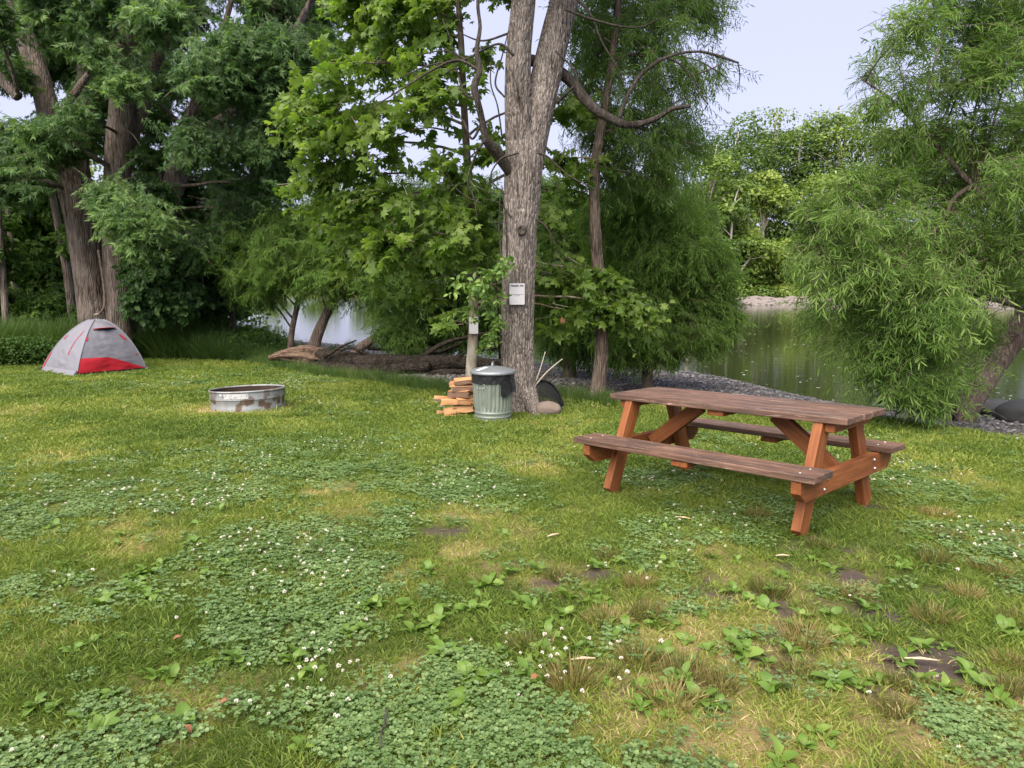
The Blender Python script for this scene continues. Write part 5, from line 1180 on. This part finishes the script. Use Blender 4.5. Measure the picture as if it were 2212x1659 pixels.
# ================================================================== LAWN: grass, clover, flowers (stuff), weeds and tufts (things)
def blade_tuft(seed, n, rad, h, w, lean, name, mat, tint0=.5, tv=.25, up=1.0):
    r = np.random.default_rng(seed); mb = MB()
    a = r.uniform(0, 2 * PI, n); q = rad * np.sqrt(r.random(n)); p = np.stack([q * np.cos(a), q * np.sin(a), np.zeros(n) - .004], -1)
    d = unit(np.stack([np.cos(a) * lean, np.sin(a) * lean, np.full(n, up)], -1) + r.normal(size=(n, 3)) * [lean * .7, lean * .7, .15])
    H = h * (.5 + .8 * r.random(n)); sd_ = unit(np.cross(d, r.normal(size=(n, 3)))); bend = np.stack([np.cos(a), np.sin(a), np.full(n, -.55)], -1) * H[:, None] * r.uniform(.1, .45, (n, 1)) * lean
    W2 = w * (.6 + .8 * r.random(n))[:, None]
    p1 = p + d * H[:, None] * .55 + bend * .25; p2 = p + d * H[:, None] + bend
    V = np.stack([p - sd_ * W2 * .5, p + sd_ * W2 * .5, p1 + sd_ * W2 * .42, p1 - sd_ * W2 * .42, p2], 1).reshape(-1, 3)
    b = (np.arange(n) * 5)[:, None]; ti = np.clip(tint0 + r.normal(size=n) * tv, 0, 1)
    mb.add(V, [b + [[0, 1, 2, 3]], b + [[3, 2, 4]]], 0, np.repeat(ti, 5)); return mb.mesh(name, mat, False)
def clover_patch(seed, n, rad, name):
    r = np.random.default_rng(seed); mb = MB(); a = r.uniform(0, 2 * PI, n); q = rad * np.sqrt(r.random(n)); H = r.uniform(.010, .032, n)
    c = np.stack([q * np.cos(a), q * np.sin(a), H], -1); az = r.uniform(0, 2 * PI, n); ti = np.clip(.5 + r.normal(size=n) * .25, 0, 1); s = r.uniform(.008, .0145, n)
    OV = (A_([[0, 0, 0], [.45, .5, .10], [.95, .34, .06], [1.0, 0, .0], [.95, -.34, .06], [.45, -.5, .10]]), [A_([[0, 3, 2, 1], [0, 5, 4, 3]])])
    tl = r.normal(size=(n, 3)) * .3
    for k in range(3):
        b = az + k * 2 * PI / 3; leaves(mb, c, np.stack([np.cos(b), np.sin(b), np.full(n, -.05)], -1) + tl * .4, np.tile([0, 0, 1.0], (n, 1)) + tl, s, 1.0, OV, ti)
    return mb.mesh(name, M['clover'], False)
def flower_mesh(seed):
    r = np.random.default_rng(seed); mb = MB(); n = 34; v = unit(r.normal(size=(n, 3))); v[:, 2] = np.abs(v[:, 2]) * 1.1 - .25
    leaves(mb, v * .003 + [0, 0, .052], v, r.normal(size=(n, 3)), .0085, .45, KITEQ, r.uniform(.2, 1, n), 0)
    V, F = tube([(0, 0, 0), (.002, .001, .03), (0, 0, .052)], .001, 3); mb.add(V, F, 1); return mb.mesh('flower_template', [M['petal'], M['grass']], False)
M['petal'] = simple('clover_petal', (.70, .66, .60), .7, .2, 0, .12, 60)

def sample(n_m2, d0, d1, half=.78, r=rs):
    """even random points over the lawn between two distances"""
    N = int(n_m2 * half * (d1 ** 2 - d0 ** 2)); y = np.sqrt(r.uniform(d0 ** 2, d1 ** 2, N)); x = r.uniform(-half, half, N) * y
    ed = y_edge(x) + (fbm(x * 1.8, y * 1.8, 1.2, 3, 51) - .5) * 1.1 * -1
    rr_ = np.hypot(x - fxr, y - fyr); k = y < ed; k &= (rr_ > .50) & ((rr_ > .70) | (r.random(N) < .25))
    return x[k], y[k]
TP = [blade_tuft(s, 24, .055, .040, .0042, .9, 'blade_template', M['grass'], .42 + .06 * (s % 3), .38) for s in range(6)]
TPL = [blade_tuft(20 + s, 34, .12, .042, .008, .9, 'blade_template', M['grass'], .42, .36) for s in range(4)]
xs, ys, rots, scs, ids, tis = [], [], [], [], [], []
for d0, d1, den, big in ((1.7, 3.4, 900, 0), (3.4, 6.0, 620, 0), (6.0, 9.5, 260, 1), (9.5, 21, 120, 1)):
    x, y = sample(den, d0, d1)
    cl, di, dr = m_clover(x, y), m_dirt(x, y), m_dry(x, y); k = rs.random(len(x)) < (1 - .5 * cl) * (1 - .97 * di) * (1 - .15 * dr); x, y, cl, di, dr = x[k], y[k], cl[k], di[k], dr[k]
    n = len(x); hn = fbm(x * 1.1, y * 1.1, 7, 3, 71)
    ti = .27 + .34 * (hn - .5) * 2 + .48 * dr + .12 * di + rs.normal(size=n) * .09 + .12 * (rs.random(n) < .08); ti = np.clip(ti, 0, 1)
    s = (.75 + .55 * rs.random(n)) * (1 - .2 * dr) * (1.0 if not big else (1.0 if d0 < 9 else 1.25)) * (.75 + .5 * fbm(x * 2, y * 2, 3, 2, 77))
    xs.append(x); ys.append(y); tis.append(ti); scs.append(s); ids.append(rs.integers(0, 6, n) if not big else 6 + rs.integers(0, 4, n))
x, y = np.concatenate(xs), np.concatenate(ys); n = len(x); z = ground(x, y)
scatter('grass', np.stack([x, y, z], -1), np.stack([rs.normal(size=n) * .12, rs.normal(size=n) * .12, rs.uniform(0, 2 * PI, n)], -1), np.concatenate(scs), np.concatenate(ids), np.concatenate(tis), TP + TPL, 'mown lawn of mixed green and straw-coloured grass')
CP = [clover_patch(40 + s, 26, .075, 'clover_template') for s in range(5)]
xs, ys = [], []
for d0, d1, den in ((1.7, 3.6, 330), (3.6, 6.5, 210), (6.5, 10, 110), (10, 17, 50)):
    x, y = sample(den, d0, d1); k = rs.random(len(x)) < np.clip(m_clover(x, y) * .8 + .03 - m_dirt(x, y), 0, 1); xs.append(x[k]); ys.append(y[k])
x, y = np.concatenate(xs), np.concatenate(ys); n = len(x)
scatter('clover', np.stack([x, y, ground(x, y)], -1), np.stack([rs.normal(size=n) * .06, rs.normal(size=n) * .06, rs.uniform(0, 2 * PI, n)], -1), (.8 + .45 * rs.random(n)) * (1 + .05 * np.maximum(y - 5, 0)), rs.integers(0, 5, n), np.clip(.45 + .5 * (fbm(x * 3, y * 3, 1, 3, 73) - .5) + rs.normal(size=n) * .13, 0, 1), CP, 'patches of bluish green clover in the lawn')
x, y = sample(110, 1.8, 16); k = (rs.random(len(x)) < np.clip(m_clover(x, y) * .8, 0, 1) * sstep(.40, .62, fbm(x * 1.7, y * 1.7, 5, 3, 75)) + .004); x, y = x[k], y[k]
px = patches([(x_, y_, 1) for x_, y_ in ((1240, 1440), (1220, 1460), (1160, 1420), (700, 1440), (690, 1460), (1350, 1240), (700, 1240), (2180, 1180), (2120, 1150))]); q = rs.normal(size=(len(px) * 9, 2)) * .12
x = np.r_[x, [p[0] for p in px for _ in range(9)] + q[:, 0]]; y = np.r_[y, [p[1] for p in px for _ in range(9)] + q[:, 1]]; n = len(x)
scatter('clover_flowers', np.stack([x, y, ground(x, y)], -1), np.stack([rs.normal(size=n) * .2, rs.normal(size=n) * .2, rs.uniform(0, 6, n)], -1), (.6 + .4 * rs.random(n)), rs.integers(0, 3, n), rs.random(n), [flower_mesh(s) for s in range(3)], 'white clover flower heads dotting the lawn')

# broad-leaved weeds: each a thing, each leaf a part
def plantain_leaf(seed):
    r = np.random.default_rng(seed); nu, nv = 7, 5; u = np.linspace(0, 1, nu); v = np.linspace(-1, 1, nv); U, Vv = np.meshgrid(u, v, indexing='ij')
    wid = np.interp(u, [0, .2, .3, .55, .82, 1], [.045, .05, .18, .25, .17, .02])[:, None] * (1 + .06 * np.sin(u * 20 + seed))[:, None]
    X = U * np.cos(.25); Y = Vv * wid; Z = .30 * np.sin(np.minimum(U * 2.2, PI)) * .55 - .22 * np.maximum(U - .5, 0) + .10 * np.abs(Vv) * wid / .3 + .02 * np.cos(Vv * 9) + r.normal(size=U.shape) * .012
    return MB().add(np.stack([X, Y, Z], -1).reshape(-1, 3), grid_faces(nu, nv), 0, r.uniform(.2, .8)).mesh('leaf', M['plantain'], True)
PLM = [plantain_leaf(s) for s in range(8)]
PP = [(1920 + cx_ / 1.152, 1800 + cy_ / 1.152) for cx_, cy_ in ((665, 220), (870, 235), (655, 360), (120, 400), (350, 500), (970, 350), (1150, 420), (1790, 260), (1680, 355), (460, 360), (1390, 390), (420, 640), (160, 680), (850, 740), (640, 770), (550, 900), (740, 870), (1000, 770), (1110, 800), (1400, 680), (1560, 680), (1770, 730), (1690, 800), (1590, 880), (600, 960), (900, 980), (680, 1020), (1370, 900), (1260, 1160), (1370, 1120), (820, 950), (60, 800), (150, 760), (300, 760), (60, 640), (960, 490), (500, 650), (620, 640), (1900, 920), (2030, 900), (1100, 900), (1020, 690), (120, 880), (380, 880), (230, 600), (700, 640), (250, 520), (1250, 600), (1530, 560), (1100, 560), (2120, 660), (560, 990), (770, 800), (90, 560), (200, 820))] \
    + [(cx_ / 1.152, 1600 + cy_ / 1.152) for cx_, cy_ in ((840, 510), (300, 590), (500, 520), (970, 650), (430, 780), (600, 650), (1030, 1020), (1270, 1020), (740, 1090), (500, 1170), (1500, 900), (1600, 890), (1790, 890), (1570, 800), (1850, 640), (2170, 470), (2160, 890), (2100, 800), (1900, 840), (1920, 990), (2000, 1060), (2180, 1200), (780, 1290), (230, 1230), (440, 1310), (1310, 1400), (1980, 1200), (840, 430), (950, 370), (250, 440), (400, 940), (1290, 1100), (2050, 1080), (1700, 840), (1860, 900), (2080, 700), (2190, 640), (1760, 780), (640, 740), (580, 700), (330, 660), (700, 600))]
r = np.random.default_rng(101)
PP += [(p[0] + r.normal() * 60, p[1] + r.normal() * 36) for p in PP if p[1] > 2050 for _ in range(1 + (r.random() < .25)) if r.random() < .85]
for px, py in PP:
    p = G(px * .576, py * .576); s = r.uniform(.045, .082) * (1 + .12 * max(0, p[1] - 3.5))
    w = empty('broadleaf_weed', p, 'broad-leaved plantain weed spreading low in the worn lawn', 'weed', 'plantain weeds in the lawn', (r.normal() * .08, r.normal() * .08, r.uniform(0, 6.3)))
    n = int(r.integers(6, 10))
    for k in range(n):
        o = bpy.data.objects.new('leaf', PLM[int(r.integers(0, 8))]); f = s * r.uniform(.65, 1.25); o.scale = (f, f * r.uniform(.8, 1.25), f); a = 2 * PI * k / n + r.normal() * .3
        o.rotation_euler = (r.normal() * .25, r.uniform(-.75, .0), a); link(o, w, True)
# wiry tufts
TT_ = [blade_tuft(60 + s, 320, .06, .07, .0026, .38, 'blades', M['tussock'], (.32, .45, .58, .7)[s], .25) for s in range(4)]
TU = [(1920 + cx_ / 1.152, 1800 + cy_ / 1.152) for cx_, cy_ in ((548, 455), (400, 615), (400, 840), (745, 840), (1225, 830), (1830, 160), (2040, 380), (1825, 605), (1825, 360), (2190, 625), (1960, 500), (1060, 165), (1320, 285), (2150, 800), (2170, 920), (580, 590), (550, 790), (900, 900), (260, 880), (1260, 700), (690, 960), (1890, 255), (1660, 1010), (210, 425), (410, 335), (2110, 410), (1110, 490), (1480, 500), (80, 730), (1700, 900))]
for k, (px, py) in enumerate(TU):
    p = G(px * .576, py * .576); f = r.uniform(.8, 1.35); t = bpy.data.objects.new('grass_tuft', TT_[int(r.integers(0, 4))]); t.location = p; t.scale = (f * 1.15, f, f * r.uniform(.7, 1.1)); t.rotation_euler[2] = r.uniform(0, 6.3); COL.objects.link(t)
    tag(t, 'wiry brownish tuft of grass standing above the worn lawn', 'grass tuft', 'wiry grass tufts in the worn lawn')
# fallen leaves, chips and sticks
DL = [(415, 1605, 'curled brown leaf in the clover at the bottom of the picture'), (475, 1540, 'small reddish leaf lying above the curled brown leaf'), (395, 1390, 'tan leaf lying in the clover left of centre'), (310, 1200, 'pale brown leaf on the grass in the left middle'), (1145, 1485, 'small tan leaf among the broad weeds')]
for px, py, lb in DL:
    p = G(px, py); T, F = OVAL; V = T * [.038, .022, .038]; V[:, 2] += .012 * np.abs(np.sin(V[:, 0] * 60)); o = MB().add(V, F).build('fallen_leaf', M['deadleaf'], smooth=False); o.location = (p[0], p[1], p[2] + .035); o.rotation_euler = (r.normal() * .4, r.normal() * .4, r.uniform(0, 6)); tag(o, lb, 'leaf')
p = W(1211, 690, 10.6); T, F = PALM; o = MB().add(T * .11, F).build('withered_leaf', M['deadleaf'], smooth=False); o.location = p; o.rotation_euler = (1.2, .4, .3); tag(o, 'withered orange leaf hanging from the sycamore branch right of the furrowed trunk', 'leaf')
M['chip'] = simple('bare_wood_chip', (.48, .37, .26), .85, .2, 0, .25, 10)
for px, py, L, a, lb in ((1476, 1127, .11, -.4, 'pale wood chip on the grass in front of the table'), (1195, 1165, .09, .6, 'small wood chip left of the picnic table'), (1990, 1438, .13, -.15, 'long wood chip on bare soil right of the table leg'), (1260, 1437, .10, .1, 'brown stick piece among the weeds'), (1690, 1210, .08, .0, 'thin chip beside the near table leg')):
    p = G(px, py); V, F = tube([(-L / 2, 0, 0), (0, .004, .004), (L / 2, 0, 0)], [.004, .011, .003], 5); V[:, 2] *= .5; o = MB().add(V, F).build('wood_chip', M['chip'], smooth=False); o.location = (p[0], p[1], p[2] + .028); o.rotation_euler[2] = a; tag(o, lb, 'wood chip')
Pst = [G(1450 * .576, 2700 * .576), G(1443 * .576, 2760 * .576), G(1430 * .576, 2800 * .576), G(1428 * .576, 2850 * .576)]; Pst = np.array([[q[0], q[1], q[2] + .045] for q in Pst]); V, F = tube(spline(Pst, 16), .004, 6)
tag(MB().add(V, F).build('twig', M['bark_dead']), 'thin dark twig lying in the clover at the bottom edge', 'twig')
# seed head of a tall grass reaching in at the left edge
g0 = G(-40, 905); t = empty('grass_stalk', g0, 'long pale grass stalk with seed head reaching in at the left edge', 'grass stalk')
P = spline([(g0[0] - .25, g0[1], g0[2]), (g0[0] - .1, g0[1], g0[2] + .25), W(40, 893, g0[1] - .1), W(85, 884, g0[1] - .15)], 24); V, F = tube(P, .0035, 5); MB().add(V, F).build('stem', M['tussock'], t)
mb = MB(); n = 26; q = np.linspace(.78, 1, n); pos = np.stack([np.interp(q, np.linspace(0, 1, 24), P[:, i]) for i in range(3)], -1); leaves(mb, pos, r.normal(size=(n, 3)) * [.5, .3, .6] + [1, 0, 0], r.normal(size=(n, 3)), .055, .14, KITE, .9); mb.build('seed_head', M['tussock'], t, smooth=False)

# tall grass and nettles along the left edge of the lawn
RT = [blade_tuft(80 + s, 26, .16, 1.0, .016, .32, 'reed_template', M['reed'], .45, .22) for s in range(5)]
N = 5200; x = rs.uniform(-17, -5.0, N); bx = A_([-17, -12.6, -11.4, -9.9, -8.7, -7.2, -5.9, -5.0]); by = A_([16.0, 16.9, 18.0, 19.4, 19.3, 18.6, 18.0, 18.2]); y = np.interp(x, bx, by) + rs.gamma(1.3, 1.0, N); n = N
hs = np.interp(x, [-17, -9, -7.4, -6.4, -5.0], [1.1, 1.0, .62, .36, .26])
scatter('tall_grass', np.stack([x, y, ground(x, y)], -1), np.stack([rs.normal(size=n) * .14, rs.normal(size=n) * .14, rs.uniform(0, 6.3, n)], -1), hs * (.6 + .5 * rs.random(n)), rs.integers(0, 5, n), np.clip(.42 + .5 * (fbm(x * 1.2, y, 0, 3, 91) - .5) + rs.normal(size=n) * .12 + .35 * (rs.random(n) < .03), 0, 1), RT, 'band of tall uncut grass beyond the tent')
NT = [(60, 745, 17.6), (20, 765, 16.9), (100, 770, 17.2), (380, 750, 20), (450, 745, 20), (520, 755, 19.6), (570, 760, 19)]
for i, (px, py, d) in enumerate(NT):
    q = np.random.default_rng(600 + i); p = W(px, py, d); zb = gz(p[0], d); t = tree('nettle_clump', (p[0], d, zb), 'low leafy nettle clump at the lawn edge, ' + ('left of the tent, middle one', 'left of the tent, at the picture edge', 'left of the tent, nearest it', 'right of the tent, nearest it', 'under the slim dark pair of trees', 'right of the slim dark pair of trees', 'just left of the splintered log')[i], 'weed', 'nettle clumps along the lawn edge')
    mb = MB(); m = 520; pos = np.array([p[0], d, zb]) + q.random((m, 3)) ** [1, 1, .7] * [1.5, 1.0, .75] - [.75, .5, 0]; leaves(mb, pos, q.normal(size=(m, 3)) * [1, 1, .4] - [0, .3, .25], q.normal(size=(m, 3)) * .4 + [0, -.2, 1], .085, .55, KITE, np.clip((.38 if i < 4 else .55) + q.normal(size=m) * .22, 0, 1)); mb.build('foliage', M['leaf_under'], t, smooth=False)
# short weeds round the log and lawn edge
N = 1300; x = rs.uniform(-6.5, 1.5, N); y = y_edge(x) + rs.normal(size=N) * .22; n = N
scatter('edge_weeds', np.stack([x, y, ground(x, y)], -1), np.stack([rs.normal(size=n) * .2, rs.normal(size=n) * .2, rs.uniform(0, 6.3, n)], -1), .12 + .14 * rs.random(n), rs.integers(0, 5, n), np.clip(.5 + rs.normal(size=n) * .2, 0, 1), RT, 'ragged weeds along the lawn edge by the log')

# pebbles on the bar
M['pebble'] = simple('river_pebble', (.135, .13, .135), .7, .35, 0, .55, 3.0)
def pmat():
    m, nt, out = nmat('river_pebbles'); b = nd(nt, 'ShaderNodeAttribute', attribute_name='itint', attribute_type='INSTANCER')
    c = ramp(nt, b.outputs['Fac'], [(0, (.045, .042, .042)), (.5, (.12, .115, .118)), (.85, (.22, .21, .21)), (1, (.36, .34, .33))]); principled(nt, out, c.outputs[0], .6, .4); return m
pm = pmat(); PT = []
for s in range(5):
    V, F = rock_mesh(1, 1, .25, (1, .75, .38), 30 + s); PT.append(MB().add(V, F).mesh('pebble_template', pm, False))
N = 60000; y = np.sqrt(rs.uniform(6 ** 2, 26 ** 2, N)); x = rs.uniform(-.45, .85, N) * y; ye, yw = y_edge(x), y_water(x)
k = (y > ye + .1 + .5 * rs.random(N)) & (y < yw + .25); x, y = x[k], y[k]; n = len(x); 
scatter('gravel', np.stack([x, y, ground(x, y) + .004], -1), np.stack([rs.normal(size=n) * .3, rs.normal(size=n) * .3, rs.uniform(0, 6.3, n)], -1), .012 + .035 * rs.random(n) ** 2.2 + .0010 * y, rs.integers(0, 5, n), np.clip(.42 + rs.normal(size=n) * .25, 0, 1), PT, 'grey river gravel between the lawn and the water')
